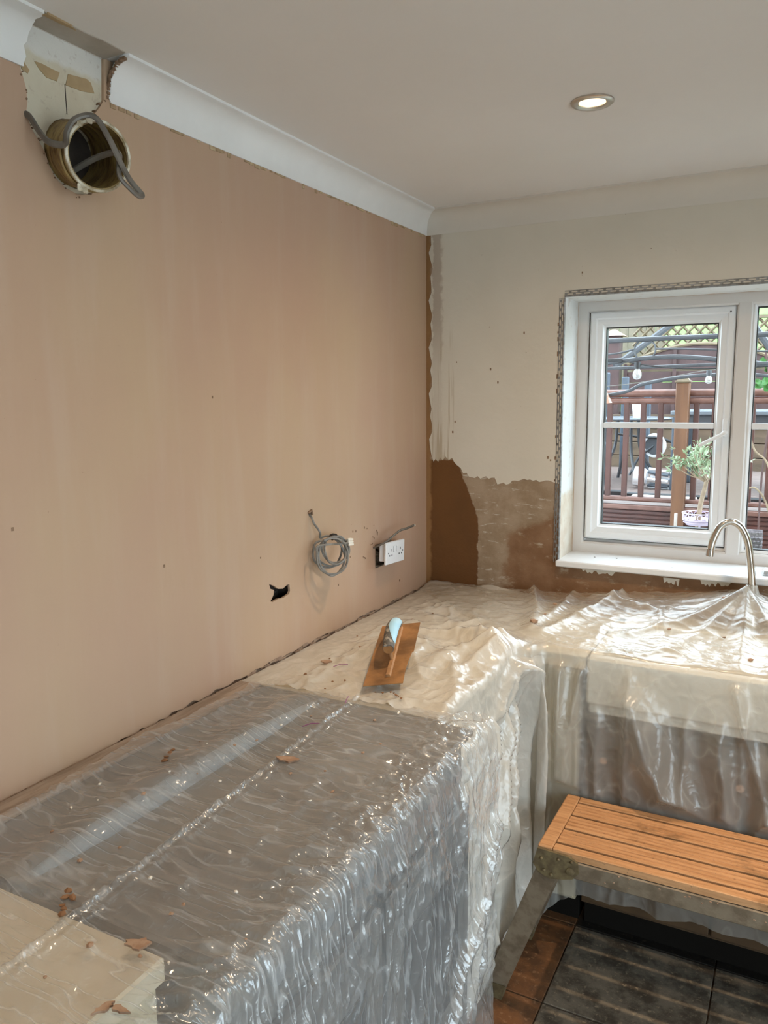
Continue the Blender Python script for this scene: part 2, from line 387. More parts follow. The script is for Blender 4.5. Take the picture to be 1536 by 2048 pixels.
M['crumb'] = simple('plaster_crumb', (0.40, 0.26, 0.17), (0.31, 0.18, 0.11), 80, 0.9)
M['crumb_dark'] = simple('brown_plaster_crumb', (0.22, 0.11, 0.05), (0.30, 0.16, 0.08), 80, 0.9)
M['crumb_white'] = simple('white_paint_chip', (0.80, 0.76, 0.68), None, rough=0.8)
M['purple'] = simple('purple_plastic_strip', (0.22, 0.04, 0.16), None, rough=0.5)
M['sheetC'] = sheet_material('clear_polythene', (0.80, 0.82, 0.83), 0.24, 0.35, 0.20, 0.55, (4, 46, 9), 70, white_crease=0.32, spec=1.8)
M['sheetA'] = sheet_material('cream_polythene', (0.86, 0.83, 0.765), 0.64, 0.30, 0.21, 0.38, (11, 15, 7), 48, spec=1.55, vary=0.4)
M['sheetB'] = sheet_material('white_polythene', (0.84, 0.81, 0.75), 0.36, 0.45, 0.23, 0.38, (8, 17, 6), 48, spec=1.48, vary=0.3)

# ------------------------------------------------------------------ room shell
RX, FY, CZ = 3.10, -4.60, 2.40          # right wall x, front wall y, ceiling height
ZB, CD = 2.3144, 0.064                  # coving foot height and projection
WX0, WX1, WZ0, WZ1 = 0.549, 1.735, 1.064, 2.052     # window opening
W_L = lambda u, v, d: Vector((d, u, v))             # plane parallel to the left wall
W_B = lambda u, v, d: Vector((u, d, v))

def ragged(p, q, n, amp, seed):
    r = random.Random(seed); out = []
    for i in range(n):
        t = i/n; out.append((p[0]+(q[0]-p[0])*t+(r.uniform(-amp, amp) if i else 0)*0.5, p[1]+(q[1]-p[1])*t+(r.uniform(-amp, amp) if i else 0)))
    return out

hole = [(-1.081, 1.166), (-1.057, 1.155), (-1.038, 1.142), (-1.013, 1.137), (-0.992, 1.144), (-0.979, 1.144), (-0.977, 1.122), (-0.983, 1.114),
        (-1.014, 1.109), (-1.040, 1.112), (-1.067, 1.109), (-1.077, 1.113), (-1.061, 1.129), (-1.058, 1.143), (-1.075, 1.150)]
duct_c = (-1.690, 2.188)
duct_hole = [(duct_c[0]+0.066*math.cos(a), duct_c[1]+0.066*math.sin(a)) for a in [i*math.pi/10 for i in range(20)]]
box_hole = [(-0.440, 1.092), (-0.315, 1.085), (-0.315, 1.165), (-0.440, 1.172)]
cab_hole = [(-0.862+0.007*math.cos(a)*(1+0.3*math.sin(3*a)), 1.341+0.008*math.sin(a)) for a in [i*math.pi/5 for i in range(10)]]
wl = MB().prism([(FY, -0.02), (0.12, -0.02), (0.12, 2.5), (FY, 2.5)], -0.16, -0.007, W_L, [duct_hole, box_hole, [(-1.095, 1.090), (-0.962, 1.090), (-0.962, 1.182), (-1.095, 1.182)], cab_hole]).build('wall_left', M['oldwall'])
struct(wl, 'left wall of fresh pink plaster over old cream paint, broken open at the duct', 'wall')
# fresh skim, broken away round the duct, ragged along the worktop
outline = [(FY, CZ)] + [(-1.812, CZ), (-1.809, 2.317), (-1.803, 2.300), (-1.797, 2.279), (-1.796, 2.253), (-1.801, 2.234), (-1.792, 2.210), (-1.774, 2.187),
           (-1.763, 2.172), (-1.756, 2.150), (-1.743, 2.130), (-1.722, 2.117), (-1.690, 2.110), (-1.655, 2.117), (-1.628, 2.140), (-1.612, 2.170), (-1.606, 2.200),
           (-1.612, 2.225), (-1.622, 2.250), (-1.638, 2.262), (-1.634, 2.280), (-1.618, 2.298), (-1.606, 2.316), (-1.60, CZ)]
outline += [(0.0, CZ)] + ragged((0.0, 0.932), (-1.25, 0.932), 40, 0.004, 3) + ragged((-1.25, 0.932), (-1.99, 0.917), 36, 0.006, 4) + ragged((-1.99, 0.915), (FY, 0.90), 30, 0.01, 5) + [(FY, 0.90)]
skim = MB().prism(outline, -0.0075, 0.0, W_L, [box_hole, hole, cab_hole]).build('plaster_skim', M['plaster'], wl)
for poly in ([(-1.769, 2.337), (-1.752, 2.338), (-1.729, 2.336), (-1.711, 2.336), (-1.719, 2.317), (-1.743, 2.316), (-1.759, 2.326)],
             [(-1.69, 2.34), (-1.643, 2.346), (-1.633, 2.342), (-1.625, 2.324), (-1.658, 2.318), (-1.698, 2.317)],
             [(-1.802, 2.333), (-1.792, 2.326), (-1.782, 2.316), (-1.786, 2.309), (-1.799, 2.312)]):
    MB().prism(poly, -0.008, -0.0055, W_L).build('torn_paper_patch', M['paper'], wl)
MB().prism([(-1.700, 2.318), (-1.6985, 2.318), (-1.698, 2.262), (-1.6995, 2.262)], -0.008, -0.0062, W_L).build('crack', M['dark'], wl)
# crumbly rim round the duct hole and along the broken skim
r = random.Random(5); rim = MB()
for (y, z) in outline[2:24]:
    for _ in range(2):
        yy = y+r.uniform(-0.004, 0.004); zz = z+r.uniform(-0.008, 0.008); s = r.uniform(0.0008, 0.002)
        rim.box((-0.010, yy-s, zz-s), (0.002, yy+s*1.3, zz+s), 0.001)
rim.build('broken_plaster_rim', M['brownedge'], wl)
wk = MB()
for i in range(90):
    y = -1.97+i*0.0215; s = r.uniform(0.002, 0.008); zz = 0.930+0.005*math.sin(i*1.7)+(0.0 if y > -1.25 else -0.012)
    wk.box((-0.008, y, zz-s), (r.uniform(-0.004, 0.0015), y+r.uniform(0.02, 0.05), zz+s*0.4), 0.0006)
wk.build('bare_edge_strip', simple('bare_tan_plaster', (0.30, 0.20, 0.14), (0.42, 0.31, 0.23), 30, 0.85, bump=0.5), wl)
# recess behind the ragged hole: an old steel back box, its shade painted near-black
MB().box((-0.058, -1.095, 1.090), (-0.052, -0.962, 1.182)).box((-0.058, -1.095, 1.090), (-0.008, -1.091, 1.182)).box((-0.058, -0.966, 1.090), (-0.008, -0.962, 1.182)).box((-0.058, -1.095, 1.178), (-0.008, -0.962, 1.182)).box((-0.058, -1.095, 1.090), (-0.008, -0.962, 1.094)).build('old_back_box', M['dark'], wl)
MB().tube(catmull([(-0.045, -1.07, 1.16), (-0.02, -1.05, 1.148), (-0.03, -1.02, 1.125), (-0.045, -0.99, 1.12)]), 0.004, 6).build('loose_wire', M['dark'], wl)
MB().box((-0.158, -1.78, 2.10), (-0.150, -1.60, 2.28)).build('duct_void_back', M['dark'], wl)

# back wall with the window opening
op = [(WX0, WZ0), (WX1, WZ0), (WX1, WZ1), (WX0, WZ1)]
wb = MB().prism([(-0.16, -0.02), (RX+0.2, -0.02), (RX+0.2, 2.5), (-0.16, 2.5)], 0.0, 0.30, W_B, [op]).build('wall_back', M['backplaster'])
struct(wb, 'back wall of scraped brown plaster and old cream paint round the window', 'wall')
edge = [(0.020, CZ)] + [(0.020+0.006*math.sin(i*2.1)+0.004*math.sin(i*5.3), 2.31-i*0.03) for i in range(29)]
edge += [(0.032, 1.440), (0.040, 1.452), (0.052, 1.440), (0.060, 1.458), (0.072, 1.447), (0.084, 1.462), (0.098, 1.448), (0.112, 1.458), (0.122, 1.440), (0.135, 1.428), (0.150, 1.418), (0.160, 1.398), (0.175, 1.400)]
r = random.Random(9)
for i in range(30):
    x = 0.185+i*0.0118; edge.append((x, 1.386-0.004*(i > 12)+r.uniform(-0.007, 0.005)-(0.020 if 9 < i < 15 else 0)))
edge += [(WX0, 1.372), (WX0, WZ1), (WX1, WZ1), (WX1, 1.37), (RX, 1.36), (RX, CZ)]
MB().prism(edge, -0.0022, 0.0005, W_B).build('old_paint_layer', M['backpaint'], wb)
# flakes of pale skim left under the sill
for (x, z, w, h, s) in ((0.70, 1.058, 0.13, 0.018, 1), (0.955, 1.050, 0.055, 0.022, 2), (1.10, 1.056, 0.10, 0.020, 3)):
    rr = random.Random(s)
    MB().prism([(x-w/2, z+0.004), (x+w/2, z+0.004)]+[(x+w/2-w*i/16, z-h*rr.uniform(0.15, 1.0)) for i in range(1, 16)], -0.002, 0.0005, W_B).build('skim_flake', M['backpaint'], wb)
# reveals line the opening
rv = MB().box((WX0-0.002, -0.001, WZ0), (WX0+0.003, 0.25, WZ1)).box((WX1-0.003, -0.001, WZ0), (WX1+0.002, 0.25, WZ1)).box((WX0, -0.001, WZ1-0.004), (WX1, 0.25, WZ1+0.002))
rv.build('window_reveal', M['reveal'], wb)

ce = MB().box((-0.16, FY-0.1, CZ), (RX+0.2, 0.3, CZ+0.12)).build('ceiling', M['ceiling'])
struct(ce, 'flat off-white painted ceiling', 'ceiling')
MB().prism([(-1.812, 0.0), (-1.795, 0.062), (-1.70, 0.060), (-1.66, 0.064), (-1.60, 0.062), (-1.598, 0.0)], CZ-0.002, CZ+0.001, lambda u, v, d: Vector((v, u, d))).build('bare_ceiling_strip', simple('bare_grey_ceiling', (0.47, 0.42, 0.36), (0.40, 0.35, 0.29), 14, 0.8, bump=0.4), ce)
MB().prism([(-1.795, 0.052), (-1.79, 0.064), (-1.735, 0.062), (-1.72, 0.056), (-1.75, 0.053)], CZ-0.004, CZ+0.001, lambda u, v, d: Vector((v, u, d))).build('torn_paper_patch', M['paper'], ce)
wr = MB().prism([(FY, -0.02), (0.3, -0.02), (0.3, 2.5), (FY, 2.5)], RX, RX+0.2, W_L, [[(-4.3, 0.05), (-1.7, 0.05), (-1.7, 2.1), (-4.3, 2.1)]]).build('wall_right', M['wall_plain'])
struct(wr, 'cream right wall with wide glazed patio doors', 'wall')
wf = MB().box((-0.16, FY-0.15, -0.02), (RX+0.2, FY, 2.5)).build('wall_front', M['wall_plain'])
struct(wf, 'cream wall behind the viewer', 'wall')

up = MB().box((-4.0, FY-4, 2.56), (RX+0.25, 0.30, 7.4)).build('upper_shade_block', simple('house_brick', (0.40, 0.24, 0.17), (0.33, 0.19, 0.13), 20, 0.8)); struct(up, 'unseen upper storey added above the kitchen to shade the garden', 'wall')  # unseen block added to keep part of the sky off the garden
# floor: grout bed with slate tiles laid one by one
fl = MB().box((-0.16, FY-0.1, -0.06), (RX+0.2, 0.3, -0.004)).build('floor', M['grout'])
struct(fl, 'slate tiled kitchen floor with dark grout and dust', 'floor')
xs = [-0.21, 0.12, 0.45, 0.78, 1.20, 1.62, 2.04, 2.46, 2.88]
tcache = {}
for i in range(len(xs)-1):
    w = xs[i+1]-xs[i]
    for j in range(12):
        y1 = 0.20-j*0.37+(0.0); y0 = y1-0.37
        if y0 < FY: continue
        kind = 'tile_brown' if xs[i] < 0.6 else ('tile_shadow' if y1 > -0.3 else 'tile_grey')
        if xs[i] > 0.6 and y0 < -1.5 and (i+j) % 3 == 0: kind = 'tile_brown'
        key = (round(w, 3), kind)
        if key not in tcache:
            o = MB().box((0.002, 0.002, -0.006), (w-0.002, 0.366, 0.0), 0.0015).build('tile', M[kind], fl); tcache[key] = o.data
        else: o = link('tile', tcache[key], None, fl)
        o.location = (xs[i], y0, random.uniform(-0.0006, 0.0006))

# ------------------------------------------------------------------ coving
def cove_profile():
    P = [(0.0, ZB), (0.004, ZB), (0.0045, ZB+0.008)]
    for i in range(13):
        a = i/12*math.pi/2; P.append((0.0045+(CD-0.012)*(1-math.cos(a)), ZB+0.010+(CZ-ZB-0.018)*math.sin(a)))
    P += [(CD-0.004, CZ-0.007), (CD, CZ-0.006), (CD, CZ)]
    inner = [(CD-0.010, CZ)]
    for i in range(9):
        a = math.pi/2*(1-i/8); inner.append((0.0+(CD-0.012)*(1-math.cos(a))-0.001, ZB+0.026+(CZ-ZB-0.028)*math.sin(a)))
    return P, inner
def cove_piece(name, a, b, along, mat, cut=(0, 0)):
    P, I = cove_profile(); prof = P+I; m = len(prof); v = []; f = []
    rr = random.Random(2)
    def rj(c): return [rr.uniform(-c, c) for _ in prof]
    ja, jb = rj(cut[0]), rj(cut[1])
    for pos, J in ((a, ja), (b, jb)):
        for i, (d, z) in enumerate(prof):
            q = pos+J[i]
            if along == 'y': q = q if pos < -0.2 else -d*1.0+0.0     # mitre into the corner
            else: q = q if pos > 0.2 else d*1.0
            v.append((d, q, z) if along == 'y' else (q, -d, z))
    for i in range(m): f.append((i, (i+1) % m, m+(i+1) % m, m+i))
    tr = tessellate_polygon([[Vector((d, z, 0)) for d, z in prof]])
    f += [tuple(t) for t in tr]+[tuple(x+m for x in t) for t in tr]
    return MB().add(v, f).build(name, mat, smooth=True)
t1 = cove_piece('trim_1', FY, -1.800, 'y', M['cove_white'], (0, 0.004)); struct(t1, 'white coving length left of the duct, cut off short', 'coving')
t2 = cove_piece('trim_2', -1.592, 0.0, 'y', M['cove_white'], (0.004, 0)); struct(t2, 'white coving running from the duct to the corner', 'coving')
t3 = cove_piece('trim_3', 0.0, RX, 'x', M['cove_cream']); struct(t3, 'cream coving above the window', 'coving')
# raw brown faces on the cut ends and the void behind
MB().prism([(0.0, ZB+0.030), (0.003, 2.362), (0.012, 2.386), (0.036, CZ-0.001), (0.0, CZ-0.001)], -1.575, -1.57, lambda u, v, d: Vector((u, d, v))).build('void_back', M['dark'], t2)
e2 = MB(); r = random.Random(8)
P, I = cove_profile()
for i in range(3, len(P)-3):
    d, z = P[i]; s = r.uniform(0.003, 0.005)
    e2.box((d-0.009, -1.595-r.uniform(0, .003), z-s), (d-0.0015, -1.588, z+s), 0.001)
e2.build('raw_cut_edge', M['brownedge'], t2)
bl = MB(); r = random.Random(18)     # ragged bead under the coving foot
for i in range(70):
    y = -1.59+i*0.0227
    if r.random() < 0.6: bl.box((-0.002, y, ZB-r.uniform(0.003, 0.012)), (0.0025, y+r.uniform(0.008, 0.03), ZB+0.002), 0.0008)
bl.build('ragged_joint', simple('cream_filler', (0.55, 0.43, 0.27), (0.36, 0.24, 0.14), 40, 0.8), t2)

# ------------------------------------------------------------------ window
FYI = 0.190                     # inner face of the frame
win = empty('window_1', (WX0, FYI, WZ0), 'white plastic casement window, left sash slightly open', 'window'); win['kind'] = 'structure'
FX0, FX1, FZ0, FZ1 = WX0+0.003, WX1-0.003, 1.087, 2.048
fp = [(0.0, FYI), (0.034, FYI), (0.040, FYI+0.006), (0.042, FYI+0.020), (0.050, FYI+0.024), (0.050, FYI+0.070), (0.0, FYI+0.070)]
MB().frame(FX0, FX1, FZ0, FZ1, fp).build('outer_frame', M['upvc_shaded'], win)
MX0, MX1 = 1.107, 1.160
mu = MB().box((MX0+0.004, FYI-0.001, FZ0+0.03), (MX1-0.002, FYI+0.070, FZ1-0.03), 0.004)
mu.box((MX0, FYI+0.008, FZ0+0.04), (MX1+0.006, FYI+0.068, FZ1-0.04), 0.003).build('mullion', M['upvc_shaded'], win)
# opening sash, hinged on the left, a few degrees out
sash = bpy.data.objects.new('sash', None); COL.objects.link(sash)
SX0, SX1, SZ0, SZ1 = 0.597, 1.103, 1.143, 2.008
sp_ = [(0.0, FYI-0.002), (0.006, FYI-0.008), (0.022, FYI-0.008), (0.028, FYI-0.001), (0.046, FYI+0.002), (0.050, FYI+0.012), (0.056, FYI+0.016), (0.056, FYI+0.055), (0.0, FYI+0.055)]
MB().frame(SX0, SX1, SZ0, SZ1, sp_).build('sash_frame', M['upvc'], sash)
MB().frame(SX0+0.055, SX1-0.055, SZ0+0.055, SZ1-0.055, [(0.0, FYI+0.017), (0.004, FYI+0.019), (0.004, FYI+0.052), (0.0, FYI+0.052)]).build('gasket', M['gasket'], sash)
MB().frame(SX0-0.004, SX1+0.002, SZ0-0.004, SZ1+0.003, [(0.0, FYI+0.012), (0.0045, FYI+0.012), (0.0045, FYI+0.03), (0.0, FYI+0.03)]).build('gasket', M['gasket'], sash)
GB = 1.584
for z0, z1 in ((SZ0+0.057, GB), (GB, SZ1-0.057)):
    MB().box((SX0+0.057, FYI+0.026, z0), (SX1-0.057, FYI+0.030, z1)).build('pane', M['glass'], sash)
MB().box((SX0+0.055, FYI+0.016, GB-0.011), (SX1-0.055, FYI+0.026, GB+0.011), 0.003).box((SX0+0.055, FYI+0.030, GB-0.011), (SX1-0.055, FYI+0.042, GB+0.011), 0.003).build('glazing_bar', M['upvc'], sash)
ha = MB().box((SX1-0.026, FYI-0.020, 1.545), (SX1-0.008, FYI-0.006, 1.612), 0.004)
ha.tube(catmull([(SX1-0.017, FYI-0.022, 1.565), (SX1-0.017, FYI-0.042, 1.562), (SX1-0.040, FYI-0.046, 1.548), (SX1-0.070, FYI-0.046, 1.532), (SX1-0.098, FYI-0.044, 1.515)]), [0.010]*8+[0.008]*17, 8, True, 0.6)
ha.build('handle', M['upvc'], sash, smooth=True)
MB().lathe([(0.0, 0.0), (0.003, 0.0), (0.003, -0.002), (0.0, -0.002)], axis_matrix((SX1-0.018, FYI-0.008, SZ1-0.022), (0, 1, 0)), 10).build('screw', M['dark'], sash)
sash.parent = win; sash.matrix_parent_inverse = Matrix.Identity(4)
# pivot about the hinge edge
hx, hy = SX0, FYI+0.05; ang = math.radians(2.2)
sash.matrix_basis = Matrix.Translation(-win.location) @ Matrix.Translation((hx, hy, 0)) @ Matrix.Rotation(ang, 4, 'Z') @ Matrix.Translation((-hx, -hy, 0))
# fixed light on the right
GX0, GX1, GZ0, GZ1 = MX1+0.008, FX1-0.045, FZ0+0.048, FZ1-0.045
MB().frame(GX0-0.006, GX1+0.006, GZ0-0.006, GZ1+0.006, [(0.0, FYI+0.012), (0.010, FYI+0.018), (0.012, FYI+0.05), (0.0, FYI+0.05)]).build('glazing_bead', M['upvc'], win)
MB().frame(GX0+0.003, GX1-0.003, GZ0+0.003, GZ1-0.003, [(0.0, FYI+0.019), (0.0045, FYI+0.021), (0.0045, FYI+0.048), (0.0, FYI+0.048)]).build('gasket', M['gasket'], win)
for z0, z1 in ((GZ0+0.004, GB), (GB, GZ1-0.004)):
    MB().box((GX0+0.004, FYI+0.030, z0), (GX1-0.004, FYI+0.034, z1)).build('pane', M['glass'], win)
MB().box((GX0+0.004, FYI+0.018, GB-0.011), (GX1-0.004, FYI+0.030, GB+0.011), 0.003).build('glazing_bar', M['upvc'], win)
# sill board
si = MB().box((WX0-0.004, -0.032, WZ0), (WX1+0.004, FYI+0.03, WZ0+0.023), 0.004).build('window_sill', M['sill'], win)
for x, y in ((0.66, 0.09), (0.74, 0.10), (0.95, 0.02)):
    MB().box((x, y, WZ0+0.0225), (x+0.006, y+0.004, WZ0+0.0245), 0.001).build('crumb', M['dark'], si)

# angle beads: perforated galvanised steel, up the side and along the head
def bead(name, label, vertical):
    e = empty(name, (WX0, 0, WZ0) if vertical else (WX0, 0, WZ1), label, 'angle bead'); e['kind'] = 'structure'
    L = (WZ1-0.006-WZ0-0.01) if vertical else (WX1-WX0)
    n = int(L/0.030); web = MB(); p = L/n
    T = (lambda a, w, d: Vector((WX0-w, d, WZ0+0.01+a))) if vertical else (lambda a, w, d: Vector((WX0+a, d, WZ1+w)))
    def slab(a0, a1, w0, w1):
        c = [T(a, w, d) for d in (-0.0038, -0.0022) for w in (w0, w1) for a in (a0, a1)]
        web.add(c, [(0, 2, 3, 1), (4, 5, 7, 6), (0, 1, 5, 4), (2, 6, 7, 3), (0, 4, 6, 2), (1, 3, 7, 5)])
    for i in range(n):
        slab(i*p, i*p+p*0.3, 0.003, 0.0085); slab((i+0.5)*p, (i+0.8)*p, 0.0115, 0.017)
    slab(0, L, 0.0085, 0.0115); slab(0, L, 0.016, 0.019); slab(0, L, 0.0, 0.004)
    web.build('mesh_wing', M['galv'], e)
    MB().tube([T(0, 0.0, -0.002), T(L, 0.0, -0.002)], 0.004, 8).build('nose', M['galv'], e, smooth=True)
bead('trim_4', 'perforated steel angle bead up the left side of the window', True)
bead('trim_5', 'perforated steel angle bead across the top of the window', False)
r = random.Random(31); dab = MB()
for i in range(36):
    z = WZ0+0.02+i*0.027
    if r.random() < 0.35: dab.box((WX0-0.024, -0.003, z), (WX0-0.015, 0.0, z+r.uniform(0.008, 0.02)), 0.001)
dab.build('plaster_dab', M['brownedge'], wb)

# patio doors in the right wall (outside the frame): the room's other daylight
door = empty('door_1', (RX+0.1, -2.4, 0.05), 'white glazed patio doors in the right wall', 'door'); door['kind'] = 'structure'
for y0, y1 in ((-4.3, -3.0), (-3.0, -1.7)):
    m = MB()
    for a, b in (((RX+0.06, y0, 0.05), (RX+0.12, y0+0.08, 2.1)), ((RX+0.06, y1-0.08, 0.05), (RX+0.12, y1, 2.1)), ((RX+0.06, y0+0.08, 0.05), (RX+0.12, y1-0.08, 0.15)), ((RX+0.06, y0+0.08, 2.02), (RX+0.12, y1-0.08, 2.1))):
        m.box(a, b, 0.004)
    m.build('door_frame', M['upvc'], door)
    MB().box((RX+0.085, y0+0.08, 0.15), (RX+0.09, y1-0.08, 2.02)).build('pane', M['glass'], door)

# sky portals in the two openings (they only guide sampling, they emit nothing)
def portal(loc, rot, sx, sy):
    l = bpy.data.lights.new('sky_portal', 'AREA'); l.shape = 'RECTANGLE'; l.size = sx; l.size_y = sy; l.cycles.is_portal = True
    o = bpy.data.objects.new('sky_portal', l); COL.objects.link(o); o.location = loc; o.rotation_euler = rot
portal(((WX0+WX1)/2, 0.295, (WZ0+WZ1)/2), (math.radians(-90), 0, 0), WX1-WX0, WZ1-WZ0)
portal((RX+0.18, -3.0, 1.08), (0, math.radians(90), 0), 2.1, 2.6)

# ------------------------------------------------------------------ downlights
def downlight(x, y, label, power=1.0):
    e = empty('downlight', (x, y, CZ), label, 'downlight', 'recessed ceiling downlights')
    MB().lathe([(0.051, 0.0), (0.051, -0.003), (0.047, -0.0065), (0.040, -0.007), (0.0325, -0.003), (0.031, 0.004), (0.051, 0.004)], axis_matrix((x, y, CZ), (0, 0, 1)), 40, True).build('bezel', M['bezel'], e, smooth=True)
    MB().lathe([(0.0, 0.0), (0.016, 0.0003), (0.0315, 0.001), (0.0315, 0.003), (0.0, 0.003)], axis_matrix((x, y, CZ-0.0025), (0, 0, 1)), 32).build('lamp_lens', M['lens'], e, smooth=True)
    for nm, w_, ang_, bl_ in (('downlight_beam', BEAM_W, 80, 0.8), ('downlight_spill', LAMP_W, 168, 0.9)):
        l = bpy.data.lights.new(nm, 'SPOT'); l.energy = w_*power; l.color = LAMP_COL; l.spot_size = math.radians(ang_); l.spot_blend = bl_; l.shadow_soft_size = 0.020
        o = bpy.data.objects.new(nm, l); COL.objects.link(o); o.location = (x, y, CZ-0.02); o.parent = e; o.matrix_parent_inverse = Matrix.Translation(e.location).inverted()
M['lens'] = emit_material('lit_lamp_lens', (1.0, 0.80, 0.50), 2.2)
downlight(0.837, -0.855, 'lit round nickel downlight in the ceiling near the window')
downlight(1.95, -0.855, 'lit round nickel downlight in the ceiling right of the window, out of the picture')
downlight(0.90, -2.15, 'lit round nickel downlight in the ceiling above the cooker, out of the picture', 0.45)
downlight(1.95, -2.15, 'lit round nickel downlight in the ceiling by the patio doors, out of the picture', 0.45)

# ------------------------------------------------------------------ duct, cables and sockets on the left wall
dax = Vector((0.150, -0.050, -0.040)).normalized(); d0 = Vector((-0.05, duct_c[0]+0.012, duct_c[1]+0.012))-dax*0.085; DL = 0.257
duct = empty('duct_pipe', d0, 'yellowed ribbed plastic extractor duct stub sticking out of the wall', 'duct')
MDu = axis_matrix(d0, dax)
po = []
for i in range(100):
    h = DL*i/99; po.append((0.0615+0.0018*(0.5+0.5*math.cos(h/0.011*2*math.pi)), h))
pi_ = [(0.0570+0.0018*(0.5+0.5*math.cos(h/0.011*2*math.pi)), h) for h in [DL*i/99 for i in range(99, -1, -1)]]
MB().lathe(po+pi_, MDu, 40, True).build('ribbed_tube', M['duct'], duct, smooth=True)
lip = []
MB().lathe([(0.0590, DL-0.003), (0.0640, DL-0.004), (0.0655, DL-0.001), (0.0645, DL+0.002), (0.0600, DL+0.002)], MDu, 40, True).build('rim', M['duct_lip'], duct, smooth=True)
MB().lathe([(0.0640, DL-0.030), (0.0672, DL-0.028), (0.0672, DL-0.020), (0.0640, DL-0.018)], MDu, 40, True).build('collar_ring', M['duct'], duct, smooth=True)
MB().lathe([(0.0, 0.088), (0.060, 0.088), (0.060, 0.092), (0.0, 0.092)], MDu, 24).build('shade_disc', M['dark'], duct)  # dark disc added to paint the shade deep inside the tube
r = random.Random(4)
for a in (1.9, 2.2, 4.2, 4.35):
    c = MDu @ Vector((0.066*math.cos(a), 0.066*math.sin(a), DL)); s = r.uniform(0.006, 0.010)
    MB().box(c-Vector((s*0.4, s, s*1.4)), c+Vector((s*0.4, s, s*0.4)), 0.002).build('torn_tape', M['duct_lip'], duct)

cb = empty('cable', (0.0, -1.802, 2.23), 'grey flex looped over the duct and hanging in front of its mouth', 'cable')
path = [(-0.03, -1.802, 2.236), (0.006, -1.802, 2.228), (0.035, -1.805, 2.196), (0.07, -1.812, 2.168), (0.10, -1.803, 2.162), (0.115, -1.808, 2.182), (0.125, -1.795, 2.205), (0.145, -1.770, 2.212), (0.165, -1.757, 2.175), (0.17, -1.735, 2.135), (0.17, -1.714, 2.110), (0.171, -1.692, 2.094), (0.173, -1.688, 2.088), (0.174, -1.698, 2.084), (0.172, -1.715, 2.092), (0.165, -1.735, 2.112), (0.158, -1.728, 2.140), (0.140, -1.712, 2.165), (0.09, -1.72, 2.16), (0.03, -1.73, 2.14)]
MB().tube(catmull(path, 6), 0.0042, 8, True, 1.5).build('flex', M['cable'], cb, smooth=True)

# coil of cable hung from a hole
coil = empty('cable_coil', (0.03, -0.80, 1.22), 'coiled grey cable hanging from a hole in the pink wall, taped, with white connector', 'cable')
cc = Vector((0.055, -0.828, 1.222)); U = Vector((0.42, 0.907, 0)).normalized(); V = Vector((-0.10, 0.0, 1.0)).normalized(); W = U.cross(V)
pts = [(-0.03, -0.862, 1.341), (0.004, -0.863, 1.335), (0.016, -0.862, 1.312), (0.03, -0.852, 1.285)]
lead = [Vector(p) for p in pts]
loops = []
spec = [(0.054, 0.050, -0.004, -0.002), (0.058, 0.045, 0.012, -0.004), (0.046, 0.060, 0.002, -0.018), (0.050, 0.042, 0.016, 0.004), (0.040, 0.044, 0.010, 0.002), (0.060, 0.056, -0.006, -0.014)]
for k, (ru, rv_, ou, ov) in enumerate(spec):
    for i in range(14):
        a = math.pi*0.62-2*math.pi*i/14
        loops.append(cc+U*(ou+ru*math.cos(a))+V*(ov+rv_*math.sin(a))+W*(0.010*(k-2.5)*0.6+0.004*math.sin(3*a+k)))
tail = [cc+U*0.05+V*0.02+W*0.012, cc+U*0.062+V*0.022+W*0.010]
MB().tube(catmull(lead+loops+tail, 5), 0.0035, 7).build('flex', M['cable2'], coil, smooth=True)
MB().tube([cc+U*0.006+V*0.043, cc+U*0.014+V*0.045, cc+U*0.022+V*0.043], 0.0105, 10).build('tape_band', M['tape'], coil, smooth=True)
MC = Matrix.Translation(cc+U*0.068+V*0.022+W*0.008) @ Matrix(((U.x, W.x, V.x, 0), (U.y, W.y, V.y, 0), (U.z, W.z, V.z, 0), (0, 0, 0, 1)))
con = MB().box((-0.008, -0.006, -0.012), (0.008, 0.006, 0.012), 0.002, MC)
for i in (-1, 0, 1): con.box((-0.010, -0.004, i*0.008-0.003), (0.010, 0.008, i*0.008+0.003), 0.001, MC)
con.build('connector', M['crumb_white'], coil)
MB().tube([(0.002, -0.872, 1.345), (0.005, -0.858, 1.352), (0.004, -0.852, 1.338)], 0.004, 6).build('plaster_crumb', M['brownedge'], coil)

# double socket hanging off its box
sk = empty('double_socket', (0.0, -0.385, 1.14), 'white double socket hanging forward off the pink wall by the corner', 'socket')
PM = Matrix.Translation((0.052, -0.389, 1.142)) @ Matrix.Rotation(math.radians(-4.0), 4, 'X') @ Matrix.Rotation(math.radians(3), 4, 'Z')
plate = MB().box((-0.0045, -0.080, -0.040), (0.0045, 0.080, 0.040), 0.0022, PM).build('face_plate', M['white_plastic'], sk)
for s in (-1, 1):
    for y, z, a, b in ((s*0.042, 0.010, 0.0022, 0.0045), (s*0.042-0.0105, -0.009, 0.003, 0.0025), (s*0.042+0.0105, -0.009, 0.003, 0.0025), (s*0.064, 0.0, 0.0022, 0.0022)):
        MB().box((0.0042, y-a, z-b), (0.0052, y+a, z+b), 0, PM).build('pin_hole', M['slot'], plate)
    MB().box((0.004, s*0.012-0.006, 0.002), (0.0075, s*0.012+0.006, 0.022), 0.0012, PM).build('rocker_switch', M['white_plastic'], plate)
    MB().box((0.0044, s*0.012-0.0075, 0.001), (0.0050, s*0.012-0.0065, 0.023), 0, PM).build('switch_gap', M['slot'], plate)
MB().box((-0.030, -0.068, -0.030), (-0.0045, 0.068, 0.030), 0.003, PM).build('terminal_block', M['white_plastic'], sk)
bx = MB()
